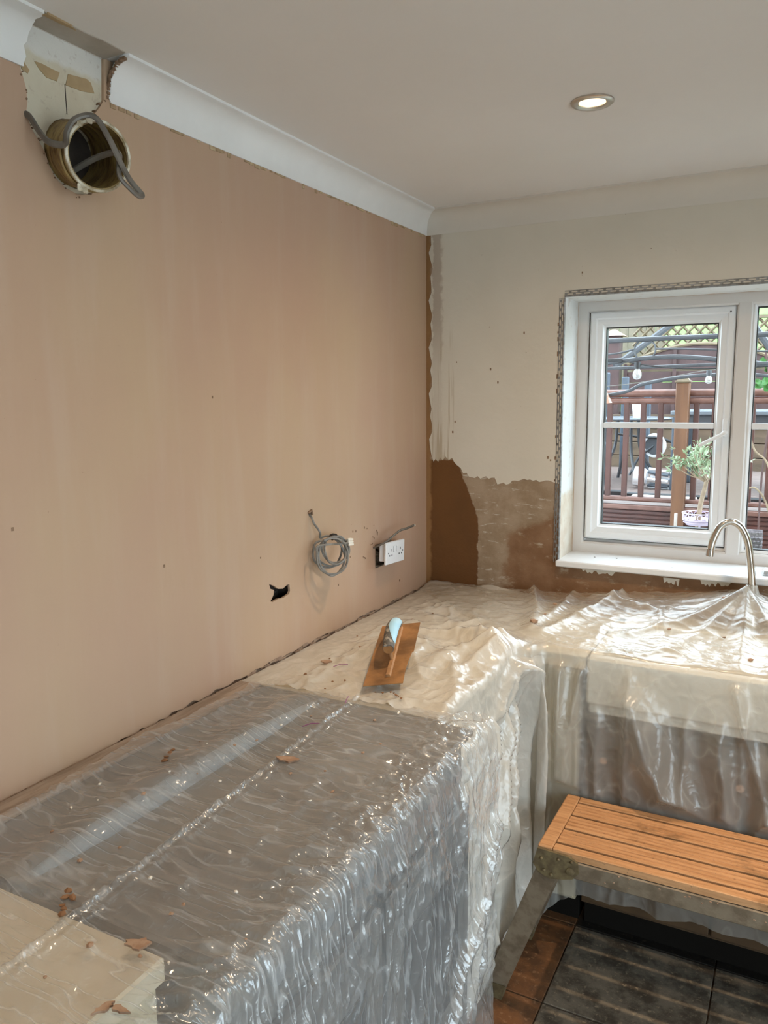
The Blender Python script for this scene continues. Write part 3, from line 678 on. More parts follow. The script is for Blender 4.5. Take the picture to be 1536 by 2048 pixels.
for a, b in (((-0.045, -0.440, 1.092), (-0.042, -0.315, 1.166)), ((-0.045, -0.440, 1.090), (0.002, -0.437, 1.170)), ((-0.045, -0.318, 1.088), (0.002, -0.315, 1.165)), ((-0.045, -0.440, 1.166), (0.002, -0.315, 1.170)), ((-0.045, -0.440, 1.086), (0.002, -0.315, 1.090))):
    bx.box(a, b)
bx.build('back_box', M['steelbox'], sk)
for k, dz in enumerate((-0.016, 0.0, 0.014)):
    MB().tube(catmull([(-0.035, -0.42+k*0.02, 1.13+dz), (0.0, -0.43+k*0.02, 1.125+dz), (0.03, -0.41+k*0.02, 1.14+dz)]), 0.004, 6).build('wire', M['dark' if k != 1 else 'cable'], sk, smooth=True)
st = empty('cable_stub', (0.0, -0.44, 1.17), 'cut grey cable end sticking up behind the white double socket', 'cable')
MB().tube(catmull([(-0.03, -0.43, 1.150), (0.02, -0.462, 1.172), (0.055, -0.462, 1.190), (0.06, -0.415, 1.205), (0.06, -0.359, 1.216), (0.06, -0.302, 1.216), (0.06, -0.245, 1.218)]), 0.0052, 8, True, 0.75).build('flex', M['cable'], st, smooth=True)
MB().tube([(0.06, -0.246, 1.218), (0.06, -0.238, 1.2185)], 0.0052, 8, True, 0.75).build('cut_end', M['crumb_white'], st)
# loose bristles and nicks round the socket
for k, (y, z, dy, dz) in enumerate(((-0.46, 1.205, 0.012, -0.008), (-0.475, 1.178, 0.016, 0.003), (-0.53, 1.145, 0.018, -0.010), (-0.43, 1.225, 0.006, -0.020))):
    MB().tube([(0.0005, y, z), (0.004, y+dy*0.5, z+dz*0.4), (0.001, y+dy, z+dz)], 0.0012, 5).build('scratch', M['brownedge'], wl)
r = random.Random(12)
for y, z in ((-0.60, 1.245), (-0.58, 1.243), (-0.52, 1.246), (-0.50, 1.240), (-0.45, 1.244), (-0.62, 1.16), (-1.12, 1.25), (-0.25, 1.0), (-1.9, 1.45), (-0.7, 1.08), (-1.3, 1.7), (-1.5, 1.3)):
    s = r.uniform(0.002, 0.0045); MB().box((-0.001, y, z-s), (0.0012, y+s*1.4, z+s), 0.0005).build('nick', M['brownedge'], wl)

# marks in the paint of the back wall
r = random.Random(14)
for x, z in ((0.13, 1.83), (0.27, 1.80), (0.125, 1.60), (0.50, 1.47), (0.51, 1.46), (0.61, 2.13), (0.115, 1.56), (0.40, 1.93), (1.30, 2.21), (0.30, 1.75)):
    s = r.uniform(0.003, 0.006); MB().box((x-s*0.6, -0.0030, z-s), (x+s*0.6, -0.0020, z+s*0.8), 0.0005).build('paint_chip', M['brownedge'], wb)

# ------------------------------------------------------------------ kitchen units under the sheets
def unit(name, label, x0, x1, y0, y1, face, mat, door_mat, n=1, z1=0.88):
    e = empty(name, ((x0+x1)/2, (y0+y1)/2, 0), label, 'cabinet')
    MB().box((x0, y0, 0.10), (x1, y1, z1)).build('carcass', mat, e)
    if face == '+x':
        MB().box((x0, y0, 0.0), (x1-0.05, y1, 0.10)).build('plinth', M['plinth'], e)
        w = (y1-y0)/n
        for i in range(n):
            d = MB().box((x1, y0+i*w+0.003, 0.115), (x1+0.018, y0+(i+1)*w-0.003, z1-0.01), 0.003).build('door', door_mat, e)
            MB().tube([(x1+0.018, y0+i*w+0.06, 0.76), (x1+0.03, y0+i*w+0.06, 0.76)], 0.012, 10).build('knob', M['chrome'], d)
    else:
        MB().box((x0, y0+0.05, 0.0), (x1, y1, 0.10)).build('plinth', M['plinth'], e)
        w = (x1-x0)/n
        for i in range(n):
            d = MB().box((x0+i*w+0.003, y0-0.018, 0.115), (x0+(i+1)*w-0.003, y0, z1-0.01), 0.003).build('door', door_mat, e)
            MB().tube([(x0+i*w+0.06, y0-0.03, z1-0.12), (x0+i*w+0.06, y0-0.018, z1-0.12)], 0.012, 10).build('knob', M['chrome'], d)
    return e
unit('base_cabinet', 'cream base cabinet under the far left worktop, behind the hanging sheet', 0.01, 0.555, -1.215, -0.62, '+x', M['cabinet'], M['cabinet'])
unit('base_cabinet', 'cream corner cabinet hidden under the worktop in the corner', 0.01, 0.78, -0.555, -0.01, '-y', M['cabinet'], M['cabinet'])
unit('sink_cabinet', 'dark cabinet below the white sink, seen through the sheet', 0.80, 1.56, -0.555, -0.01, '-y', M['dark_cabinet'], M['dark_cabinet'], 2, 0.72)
unit('base_cabinet', 'cream base cabinet right of the sink', 1.58, 2.60, -0.555, -0.01, '-y', M['cabinet'], M['cabinet'], 2)
unit('base_cabinet', 'cream base cabinet nearest the viewer, left of the cooker', 0.01, 0.55, -3.20, -2.14, '+x', M['cabinet'], M['cabinet'], 2)
tag(MB().prism([(0.008, -1.215), (0.592, -1.215), (0.592, -0.592), (0.80, -0.592), (0.80, -0.008), (0.008, -0.008)], 0.88, 0.918, lambda u, v, d: Vector((u, v, d))).build('worktop', M['worktop']), 'cream L-shaped worktop under the sheet in the corner', 'worktop')
tag(MB().box((1.56, -0.592, 0.88), (2.65, -0.008, 0.918), 0.004).build('worktop', M['worktop']), 'cream worktop right of the covered sink', 'worktop')
tag(MB().box((0.008, -3.20, 0.88), (0.585, -2.14, 0.918), 0.004).build('worktop', M['worktop']), 'cream worktop in the near left corner under the clear sheet', 'worktop')
# range cooker
ck = empty('range_cooker', (0.35, -1.672, 0), 'dark range cooker under the clear crinkled sheet', 'cooker')
MB().box((0.01, -2.12, 0.06), (0.66, -1.225, 0.900), 0.006).build('body', M['hob'], ck)
MB().box((0.006, -2.12, 0.918), (0.070, -1.225, 0.9285), 0.003).build('rear_ledge', simple('dusty_tan_ledge', (0.40, 0.31, 0.24), (0.27, 0.20, 0.15), 22, 0.8, bump=0.4, stretch=(3, 0.4, 1)), ck)
MB().box((0.01, -2.12, 0.900), (0.690, -1.225, 0.920), 0.006).build('hob_top', M['hob'], ck)
MB().tube([(0.255, -2.10, 0.912), (0.255, -1.95, 0.916), (0.258, -1.50, 0.916), (0.262, -1.26, 0.906)], [0.014, 0.027, 0.027, 0.016], 16).build('rear_tube', M['rear_tube'], ck, smooth=True)  # blue-grey tube lying lengthwise under the clear sheet
for i in range(2):
    y0 = -2.10+i*0.44; d = MB().box((0.66, y0, 0.14), (0.685, y0+0.42, 0.74), 0.004).build('oven_door', M['hob'], ck)
    MB().box((0.685, y0+0.07, 0.30), (0.688, y0+0.35, 0.62), 0.001).build('oven_glass', M['gasket'], d)
for i in range(6):
    y = -2.02+i*0.14; MB().tube([(0.66, y, 0.845), (0.692, y, 0.845)], 0.018, 12).build('control_knob', M['stainless'], ck, smooth=True)
# fireclay sink
sn = empty('fireclay_sink', (1.18, -0.37, 0.72), 'white fireclay sink with square apron showing through the sheet under the window', 'sink')
MB().box((0.805, -0.600, 0.775), (1.555, -0.560, 0.924), 0.008).build('front_apron', M['enamel'], sn)
MB().box((0.805, -0.560, 0.735), (1.555, -0.135, 0.765), 0.004).box((0.805, -0.560, 0.765), (0.840, -0.135, 0.924), 0.004).box((1.520, -0.560, 0.765), (1.555, -0.135, 0.924), 0.004).box((0.805, -0.175, 0.765), (1.555, -0.135, 0.924), 0.004).build('basin', M['enamel'], sn)
tag(MB().box((0.80, -0.133, 0.88), (1.56, -0.008, 0.918), 0.003).build('worktop', M['worktop']), 'narrow cream worktop strip behind the sink carrying the tap', 'worktop')

tp = empty('kitchen_tap', (1.222, -0.09, 0.918), 'brushed steel swan-neck tap in front of the window', 'tap')
neck = catmull([(1.222, -0.09, 0.95), (1.218, -0.092, 1.08), (1.209, -0.097, 1.16), (1.197, -0.104, 1.225), (1.175, -0.112, 1.270), (1.145, -0.120, 1.286), (1.115, -0.128, 1.268), (1.098, -0.133, 1.228), (1.091, -0.136, 1.195)], 8)
MB().tube(neck, 0.0118, 16).build('neck', M['chrome'], tp, smooth=True)
MB().tube([neck[-1], neck[-1]+Vector((-0.002, 0, -0.024))], 0.0128, 16).build('spout_end', M['chrome'], tp, smooth=True)
MB().lathe([(0.0, 0.0), (0.028, 0.0), (0.026, 0.010), (0.021, 0.014), (0.020, 0.060), (0.013, 0.070), (0.0, 0.070)], axis_matrix((1.222, -0.09, 0.918), (0, 0, 1)), 24).build('base', M['chrome'], tp, smooth=True)
MB().tube([(1.235, -0.09, 0.96), (1.29, -0.10, 0.975)], 0.006, 8).build('lever', M['chrome'], tp, smooth=True)

# ------------------------------------------------------------------ dust sheets
_perm = rng.permutation(512)
_ang = rng.uniform(0, 2*np.pi, 512); _gx = np.cos(_ang); _gy = np.sin(_ang)
def vnoise(x, y, seed=0):              # gradient noise, 0..1, on a turned lattice so that no grid shows
    c_, s_ = math.cos(0.6+seed), math.sin(0.6+seed); x, y = x*c_-y*s_+seed*3.7, x*s_+y*c_+seed*1.9
    xi = np.floor(x).astype(int); yi = np.floor(y).astype(int); fx = x-xi; fy = y-yi
    u = fx*fx*fx*(fx*(fx*6-15)+10); w = fy*fy*fy*(fy*(fy*6-15)+10)
    def g(a, b, dx, dy):
        h = _perm[(_perm[(xi+a+seed*37) & 511]+yi+b) & 511]; return _gx[h]*dx+_gy[h]*dy
    n = (g(0, 0, fx, fy)*(1-u)+g(1, 0, fx-1, fy)*u)*(1-w)+(g(0, 1, fx, fy-1)*(1-u)+g(1, 1, fx-1, fy-1)*u)*w
    return np.clip(0.5+n*0.8, 0, 1)
def fbm(x, y, seed=0, o=3):
    s = 0; a = 0.5
    for i in range(o): s = s+a*vnoise(x*2**i, y*2**i, seed+i*5); a *= 0.5
    return s/(1-0.5**o)
def ridged(x, y, seed=0, sharp=2.0):
    return (1-np.abs(2*vnoise(x, y, seed)-1))**sharp
def gauss(x, y, cx, cy, sx, sy=None):
    sy = sy or sx; return np.exp(-((x-cx)/sx)**2-((y-cy)/sy)**2)
def line_ridge(x, y, pts, w, h, taper=0.5, sharp=1.2):
    out = np.zeros_like(x)
    n = len(pts)-1
    for k in range(n):
        (ax, ay), (bx_, by_) = pts[k], pts[k+1]; dx, dy = bx_-ax, by_-ay; L2 = dx*dx+dy*dy
        t = np.clip(((x-ax)*dx+(y-ay)*dy)/L2, 0, 1); d = np.hypot(x-ax-t*dx, y-ay-t*dy)
        g = (k+t)/n; hh = h*(1-taper*g)
        out = np.maximum(out, hh*np.exp(-(d/(w*(1+g*0.6)))**sharp))
    return out
def smooth(a, b, x):
    t = np.clip((x-a)/(b-a), 0, 1); return t*t*(3-2*t)
def grid_obj(name, P, mat, label, parent=None):
    R, C = P.shape[:2]; idx = np.arange(R*C).reshape(R, C)
    f = np.stack([idx[:-1, :-1], idx[:-1, 1:], idx[1:, 1:], idx[1:, :-1]], -1).reshape(-1, 4)
    me = bpy.data.meshes.new(name); me.vertices.add(R*C); me.vertices.foreach_set('co', P.reshape(-1).astype(np.float32))
    me.loops.add(f.size); me.loops.foreach_set('vertex_index', f.reshape(-1).astype(np.int32))
    me.polygons.add(len(f)); me.polygons.foreach_set('loop_start', np.arange(0, f.size, 4, dtype=np.int32)); me.polygons.foreach_set('loop_total', np.full(len(f), 4, dtype=np.int32))
    me.update(calc_edges=True); me.validate()
    o = link(name, me, mat, parent, True)
    return tag(o, label, 'dust sheet') if label else o

# heights of the covered surfaces
def h_far(x, y):            # milky sheet in the corner and along the left worktop
    z = 0.926+0.055*gauss(x, y, 0.30, -0.845, 0.085, 0.10)+0.020*gauss(x, y, 0.46, -0.90, 0.06, 0.12)
    z = z+0.048*gauss(x, y, 0.555, -0.72, 0.07, 0.09)+0.026*gauss(x, y, 0.50, -0.60, 0.10, 0.06)
    z = z+np.maximum.reduce([line_ridge(x, y, [(0.56, -0.70), (0.45, -0.82), (0.44, -1.00)], 0.022, 0.022, 0.6, 1.7),
        line_ridge(x, y, [(0.57, -0.74), (0.52, -0.95), (0.60, -1.12)], 0.016, 0.022, 0.5, 1.5), line_ridge(x, y, [(0.56, -0.66), (0.40, -0.60), (0.25, -0.66)], 0.020, 0.020, 0.6, 1.6)])
    z = z+line_ridge(x, y, [(0.60, -0.50), (0.42, -0.45), (0.25, -0.50)], 0.018, 0.020, 0.7)
    z = z+line_ridge(x, y, [(0.03, -0.022), (0.22, -0.030), (0.40, -0.035)], 0.014, 0.030, 0.3)
    z = z+line_ridge(x, y, [(0.05, -0.06), (0.25, -0.09), (0.42, -0.10)], 0.012, 0.014, 0.4)
    z = z+0.010*(ridged(x*9+2*fbm(x*5, y*5, 3), y*6+2*fbm(x*5, y*5, 4), 7, 3.0))*(0.4+fbm(x*6, y*6, 9))*smooth(0.02, 0.2, x)
    z = z+0.0022*ridged(x*22, y*19+3*fbm(x*6, y*6, 3), 8, 3)+0.006*fbm(x*6, y*6, 5)+0.009*ridged(x*7+2*fbm(x*3, y*3, 6), y*11, 12, 3)*smooth(0.05, 0.2, x)
    return z
def h_sink(x, y):           # white sheet over the sink run
    b = np.clip((y+0.60)/0.60, 0, 1)
    z = 0.934+b**1.2*(0.012+0.052*smooth(0.42, 1.05, x))
    d = np.hypot((x-1.205)/1.0, (y+0.10)/1.0)
    z = z+0.060*np.clip(1-d/0.26, 0, 1)**1.5
    tent = lambda x1, y1, h, w: line_ridge(x, y, [(1.205, -0.11), (x1, y1)], w, h, 0.75)
    z = z+np.maximum.reduce([tent(0.86, -0.44, 0.028, 0.020), tent(1.02, -0.50, 0.024, 0.016), tent(1.22, -0.58, 0.030, 0.018), tent(1.40, -0.52, 0.028, 0.02), tent(1.12, -0.35, 0.018, 0.014)])
    z = z+line_ridge(x, y, [(0.47, -0.05), (0.56, -0.30), (0.60, -0.50)], 0.022, 0.036, 0.4)
    z = z+line_ridge(x, y, [(0.80, -0.06), (0.70, -0.32), (0.64, -0.52)], 0.016, 0.028, 0.4)
    z = z+line_ridge(x, y, [(0.62, -0.04), (0.62, -0.25), (0.60, -0.42)], 0.014, 0.018, 0.5)
    z = z+line_ridge(x, y, [(0.70, -0.08), (0.95, -0.20), (1.00, -0.45)], 0.015, 0.018, 0.5)
    z = z-0.012*gauss(x, y, 1.0, -0.36, 0.12, 0.10)-0.012*gauss(x, y, 1.3, -0.38, 0.08, 0.10)
    z = z+0.007*ridged(x*5+3*fbm(x*4, y*4, 13), y*11+2*fbm(x*5, y*5, 14), 17, 2.5)*(0.3+fbm(x*5, y*5, 19))
    z = z+0.0018*ridged(x*18, y*26+3*fbm(x*6, y*6, 23), 18, 3)+0.005*fbm(x*8, y*8, 15)
    return z

CX, CY = 0.612, -0.618                      # inner corner of the L, at the sheet's front faces
def l_sheet(name, s0, s1, mat, label, lift, side):
    # s runs along the front edge: negative on the left run (towards the viewer), positive on the sink run
    ns = int((s1-s0)/0.0055); S = np.linspace(s0, s1, ns)
    RC = 0.10
    fx = np.where(S < 0, CX, CX+S); fy = np.where(S < 0, CY+S, CY)
    # soften the inner corner: cut across it
    k = np.clip(1-np.abs(S)/RC, 0, 1)**2
    fx = fx+k*0.045; fy = fy-k*0.045
    nx = np.where(S < 0, 1.0, 0.0); ny = np.where(S < 0, 0.0, -1.0)
    a = smooth(-RC, RC, S); nx = (1-a); ny = -a; nl = np.hypot(nx, ny); nx /= nl; ny /= nl
    if side == 'A':
        u = (S-s0)/(0-s0); bx_ = np.full(ns, 0.014); by_ = s0+CY+(-0.012-(s0+CY))*np.clip(u, 0, 1)
        bx_ = bx_+np.clip(u-1, 0, 1)*4
    else:
        u = (S-0)/(s1-0); bx_ = 0.014+(s1+CX-0.014)*np.clip(u, 0, 1); by_ = np.full(ns, -0.012)
        by_ = by_+np.clip(-u, 0, 1)*-4
    nt = 115; T = np.linspace(0, 1, nt)[:, None]
    tx = bx_[None]+(fx-bx_)[None]*T; ty = by_[None]+(fy-by_)[None]*T
    hz = h_far if side == 'A' else h_sink
    blend = smooth(-0.12, 0.12, (tx+ty))                      # both sheets share the mitre
    mz = np.where(np.abs(tx+ty) < 0.2, (1-blend)*h_far(tx, ty)+blend*h_sink(tx, ty), hz(tx, ty))
    rr = 0.022
    edge_d = np.hypot(tx-fx[None], ty-fy[None])
    rnd = np.clip(1-edge_d/rr, 0, 1)
    mz = mz-rr*(1-np.sqrt(np.clip(1-rnd**2, 0, 1)))
    top = np.stack([tx, ty, mz+lift], -1)
    # hanging part
    nd = 165; D = np.linspace(0, 1, nd)[1:, None]
    z_top = top[-1, :, 2]
    hem = 0.05+0.125*smooth(0.0, 0.25, S)+0.008*np.sin(S*13)+0.006*np.sin(S*37+1)
    if side == 'A': hem = 0.05+0.10*smooth(-0.35, 0.0, S)+0.02*np.sin(S*17)
    zz = z_top[None]+(hem-z_top)[None]*D
    dep = (z_top[None]-zz)
    SS = np.broadcast_to(S[None], zz.shape)
    amp = np.clip(dep*0.30, 0, 0.05)
    wob = 0.35*(fbm(SS*3, dep*2.2, 31)-0.5)
    fold = ridged(SS*6.5+wob*3.0, dep*0.6+3, 41, 1.3)-0.45
    fold2 = ridged(SS*13+wob*5, dep*0.9+1, 43, 1.6)-0.4
    cling = smooth(0.16, 0.24, SS)*smooth(0.16, 0.03, dep-0.03)         # lies against the sink apron
    off = amp*(0.75*fold+0.35*fold2)*(1-0.8*cling)
    off = off+0.012*np.clip(dep, 0, 1)
    if side == 'B':
        X = SS+CX
        off = off+line_ridge(X, zz, [(0.95, 0.82), (1.00, 0.66), (1.10, 0.47), (1.13, 0.30)], 0.035, 0.055, -0.2, 1.5)
        off = off+line_ridge(X, zz, [(0.935, 0.93), (0.935, 0.72), (0.93, 0.5)], 0.010, 0.018, 0.4)
        off = off+line_ridge(X, zz, [(1.21, 0.94), (1.24, 0.80), (1.30, 0.60), (1.33, 0.40)], 0.014, 0.030, 0.1)
        off = off+line_ridge(X, zz, [(0.80, 0.92), (0.77, 0.70), (0.75, 0.40)], 0.012, 0.022, 0.1)
        off = off+line_ridge(X, zz, [(0.735, 0.90), (0.735, 0.60), (0.74, 0.25)], 0.016, 0.030, -0.3)
        off = off+line_ridge(X, zz, [(0.70, 0.90), (0.71, 0.60), (0.715, 0.3)], 0.010, 0.016, -0.2)
        off = off-0.020*gauss(X, zz, 0.775, 0.60, 0.015, 0.25)
    else:
        Y = SS
        off = off+line_ridge(Y, zz, [(-0.08, 0.99), (-0.07, 0.75), (-0.09, 0.40), (-0.12, 0.10)], 0.022, 0.070, 0.1, 1.6)     # main white fold
        off = off+line_ridge(Y, zz, [(-0.03, 0.97), (0.00, 0.72), (0.03, 0.45), (0.03, 0.2)], 0.040, 0.060, -0.6, 1.8)        # broad brown fold
        for e, h_ in ((-0.18, 0.020), (-0.26, 0.022), (-0.35, 0.020), (-0.45, 0.016)):
            off = off+line_ridge(Y, zz, [(-0.08, 0.95), (e*0.7, 0.80), (e, 0.55), (e*1.05, 0.2)], 0.013, h_+0.012, 0.0)
        off = off-0.015*gauss(Y, zz, -0.14, 0.6, 0.02, 0.3)
    if side == 'A':
        q = (SS+0.055)/(0.16+dep*0.42); pl = np.sqrt(0.03+np.sin(q*math.pi*2.6+0.7*(fbm(SS*4, dep*3, 91)-0.5)*2)**2)
        off = off+0.050*smooth(0.0, 0.30, dep)*(pl-0.6)+0.014*smooth(0.02, 0.2, dep)*(np.sqrt(0.06+np.sin(q*math.pi*6.1+1)**2)-0.6)
    else:
        q = (SS-0.02)/(0.10+dep*0.05); pl = np.sqrt(0.03+np.sin(q*math.pi*1.15+0.5+1.2*(fbm(SS*3, dep*2, 93)-0.5))**2)
        off = off+0.060*smooth(0.02, 0.25, dep)*(pl-0.6)*smooth(0.26, 0.12, SS)
    off = off+0.003*ridged(SS*20+3*fbm(SS*5, zz*5, 53), zz*20+3*fbm(SS*6, zz*6, 51), 57, 3)*(0.3+fbm(SS*4, zz*4, 59))
    off = np.maximum(off, -0.030)
    if side == 'B': off = np.where(SS > 0.10, np.minimum(off, 0.016+0.10*smooth(0.50, 0.62, zz)), off)
    else: off = np.where(SS < -0.15, np.minimum(off, 0.012+0.34*zz), np.minimum(off, 0.10))
    off = off*smooth(0.0, 0.05, D)
    hang = np.stack([fx[None]+nx[None]*off, fy[None]+ny[None]*off, zz], -1)
    return grid_obj(name, np.concatenate([top, hang], 0), mat, label)
l_sheet('dust_sheet', -0.62, 0.07, M['sheetA'], 'milky cream plastic dust sheet over the corner worktop, hanging in folds at the inner corner', 0.0, 'A')
l_sheet('dust_sheet', -0.03, 1.35, M['sheetB'], 'white plastic dust sheet draped over the sink and gathered round the tap', 0.004, 'B')
# gathered collar where the white sheet is tied round the tap
col_ = MB(); pr = []
for k in range(40):
    a = 2*math.pi*k/40; w = 1+0.18*math.sin(7*a)+0.1*math.sin(11*a+1)
    pr.append([Vector((1.218+math.cos(a)*rr_*w, -0.098+math.sin(a)*rr_*w*0.7, z)) for rr_, z in ((0.0145, 1.078), (0.0165, 1.066), (0.020, 1.050), (0.045, 1.020), (0.085, 0.985))])
v = [p for ring in pr for p in ring]; f = []
for k in range(40):
    for i in range(4): f.append((k*5+i, ((k+1) % 40)*5+i, ((k+1) % 40)*5+i+1, k*5+i+1))
tag(MB().add(v, f).build('sheet_collar', M['sheetB'], smooth=True, normals=False), 'gathered white plastic collar twisted round the tap neck', 'dust sheet')

def h_near(x, y):
    z = 0.930+0.024*np.exp(-((x-0.257)/0.050)**2)*smooth(-2.25, -2.05, y)*smooth(-1.22, -1.34, y)
    cr = 0.369+(-1.218-y)*0.058
    z = z+0.013*np.exp(-np.abs(x-cr)/0.005)*(0.6+0.8*fbm(y*6, x*0, 61))+0.005*np.exp(-np.abs(x-cr-0.018)/0.004)
    z = z+0.010*np.exp(-np.abs(x-0.10-0.02*np.sin(y*4))/0.012)*(0.3+fbm(x*5, y*6, 63))
    w = 3*fbm(x*4, y*3, 65)
    z = z+0.007*ridged(x*3.5+w, y*17+w, 67, 2.5)*(0.25+fbm(x*5, y*5, 69))
    z = z+0.004*ridged(x*9+w, y*30+w*1.3, 71, 3)
    e = smooth(0.56, 0.66, x)
    z = z+e*0.011*ridged(x*26+w*1.5, y*38+w*1.5, 73, 2.0)*(0.4+fbm(x*9, y*9, 75))
    z = z+0.003*fbm(x*10, y*10, 77)
    return z
def near_sheet():
    ny_ = 420; Y1, Y0 = -1.19, -2.95; nt = 170; nd = 190
    v_ = np.linspace(0, 1, ny_)[None]; T = np.linspace(0, 1, nt)[:, None]; rr = 0.035; XF = 0.735
    X = 0.052+0.012*np.sin(v_*19)+0.006*np.sin(v_*47)+(XF-0.052-0.012*np.sin(v_*19)-0.006*np.sin(v_*47))*T
    yend = -1.245+0.055*np.clip((X-0.1)/0.6, 0, 1)+0.006*np.sin(X*40)
    Y = yend+(Y0-yend)*v_
    Z = h_near(X, Y)
    Z = np.maximum(Z, 0.931)
    rnd = np.clip(1-(XF-X)/rr, 0, 1); Z = Z-rr*(1-np.sqrt(np.clip(1-rnd**2, 0, 1)))
    top = np.stack([X, Y, Z], -1)
    Z = Z+0*X
    D = np.linspace(0, 1, nd)[1:, None]; zt = Z[-1][None]; zz = zt+(0.025-zt)*D; dep = zt-zz
    ye = -1.190-0.02*np.sin(dep*3.2)-0.09*np.clip(dep-0.15, 0, 1)**1.2
    YY = ye+(Y0-ye)*v_
    w = 3*fbm(YY*3, zz*3, 81)
    off = 0.03*np.clip(dep, 0, 1)+np.clip(dep*0.15, 0, 0.02)*(ridged(YY*7+w*0.5, zz*0.8, 83, 1.4)-0.4)
    off = off+line_ridge(YY, zz, [(-1.23, 0.70), (-1.36, 0.56), (-1.55, 0.42), (-1.80, 0.10)], 0.012, 0.028, 0.2)
    off = off+line_ridge(YY, zz, [(-1.22, 0.62), (-1.34, 0.47), (-1.50, 0.30), (-1.6, 0.0)], 0.03, 0.022, 0.2)
    off = off+line_ridge(YY, zz, [(-1.40, 0.93), (-1.46, 0.70), (-1.62, 0.45)], 0.010, 0.014, 0.4)+line_ridge(YY, zz, [(-1.70, 0.93), (-1.72, 0.70), (-1.85, 0.45)], 0.010, 0.012, 0.4)
    off = off+0.006*ridged(YY*26+w, zz*22+w*1.5, 85, 2.8)*(0.2+fbm(YY*5, zz*5, 87))*(0.5+np.exp(-dep/0.15))
    off = off+0.003*ridged(YY*40+w*2, zz*8+w, 89, 3)
    side = np.stack([XF+off*smooth(0, 0.06, D), YY, zz], -1)
    return grid_obj('dust_sheet', np.concatenate([top, side], 0), M['sheetC'], 'clear crinkled polythene sheet over the dark cooker in the foreground, strewn with plaster crumbs')
near_sheet()

# ------------------------------------------------------------------ plastering trowel
B0 = Vector((0.417, -1.163, 0.948)); B1 = Vector((0.307, -0.852, 1.012))
Lx = (B1-B0).normalized(); Wx = Vector((0.084, 0.035, 0.0)); Wx = (Wx-Lx*Wx.dot(Lx)).normalized(); Nx = Wx.cross(Lx)
if Nx.z < 0: Nx = -Nx
_t = math.radians(9); Wx, Nx = Wx*math.cos(_t)+Nx*math.sin(_t), Nx*math.cos(_t)-Wx*math.sin(_t)
MT = Matrix(((Lx.x, Wx.x, Nx.x, B0.x), (Lx.y, Wx.y, Nx.y, B0.y), (Lx.z, Wx.z, Nx.z, B0.z+0.012), (0, 0, 0, 1)))
tw = empty('plastering_trowel', B0, 'muddy steel plastering trowel with a pale blue handle lying on the sheet', 'trowel')
LB = 0.335
bl_ = [(0, -0.056), (0, 0.050), (0.06, 0.049), (0.11, 0.051), (0.16, 0.057), (0.165, 0.061), (LB, 0.062), (LB, -0.054), (0.17, -0.056)]
MB().prism([(a, b) for a, b in bl_], 0.0, 0.0018, lambda u, v, d: MT @ Vector((u, v, d))).build('blade', M['trowel'], tw)
MB().prism([(-0.007, 0.0018), (0.007, 0.0018), (0.005, 0.010), (-0.005, 0.010)], 0.035, 0.310, lambda u, v, d: MT @ Vector((d, u+0.006, v))).build('rib', M['trowel_rib'], tw)
for a in (0.115, 0.245):
    MB().tube([MT @ Vector((a, 0.006, 0.008)), MT @ Vector((a, 0.006, 0.052))], 0.0055, 8).build('handle_post', M['trowel_rib'], tw, smooth=True)
hp = catmull([(0.098, 0.006, 0.050), (0.135, 0.006, 0.056), (0.175, 0.006, 0.060), (0.215, 0.006, 0.057), (0.255, 0.006, 0.046), (0.268, 0.006, 0.036)], 6)
rad = [0.0155+0.0035*math.sin(math.pi*i/(len(hp)-1)) for i in range(len(hp))]; rad[-1] = 0.010; rad[-2] = 0.014
gr = MB().tube([MT @ p for p in hp], rad, 16).build('grip', M['handle_grey'], tw, smooth=True)
hb = MB(); vv = []; ff = []; na = 9
for i, p in enumerate(hp[3:]):
    q = rad[i+3]+0.0012; sh = math.sin(math.pi*min(1, (i+1)/(len(hp)-3)))**0.5
    for j in range(na):
        a = math.radians(12+100*sh*(j/(na-1))-10); vv.append(MT @ (p+Vector((0, math.cos(a)*q, math.sin(a)*q))))
for i in range(len(hp)-4):
    for j in range(na-1): ff.append((i*na+j, i*na+j+1, (i+1)*na+j+1, (i+1)*na+j))
MB().add(vv, ff).build('soft_inlay', M['handle_blue'], gr, smooth=True)
MB().tube([MT @ (hp[0]+Vector((-0.0015, 0, 0))), MT @ (hp[0]+Vector((0.001, 0, 0)))], 0.0135, 14).build('end_plug', M['trowel'], gr)

# ------------------------------------------------------------------ crumbs on the sheets
def crumb_mesh(seed, flat):
    bm = bmesh.new(); bmesh.ops.create_icosphere(bm, subdivisions=1, radius=1.0); rr_ = random.Random(seed)
    for q in bm.verts: q.co *= rr_.uniform(0.65, 1.25); q.co.z *= flat
    me = bpy.data.meshes.new('crumb'); bm.to_mesh(me); bm.free(); return me
def crumbs(pos, hz, lift, name, mat, label, group, smin, smax, flat, seed, zoff=0.0):
    rr_ = random.Random(seed); protos = [crumb_mesh(seed*10+i, flat) for i in range(4)]
    for me in protos: me.materials.append(M[mat])
    for x, y in pos:
        o = bpy.data.objects.new(name, rr_.choice(protos)); COL.objects.link(o)
        s = rr_.uniform(smin, smax); z = float(hz(np.array([x]), np.array([y]))[0])
        o.location = (x, y, z+lift+s*flat*0.35); o.scale = (s*rr_.uniform(0.8, 1.5), s, s); o.rotation_euler = (rr_.uniform(-0.2, 0.2), rr_.uniform(-0.2, 0.2), rr_.uniform(0, 6.28))
        tag(o, label, 'crumb', group)
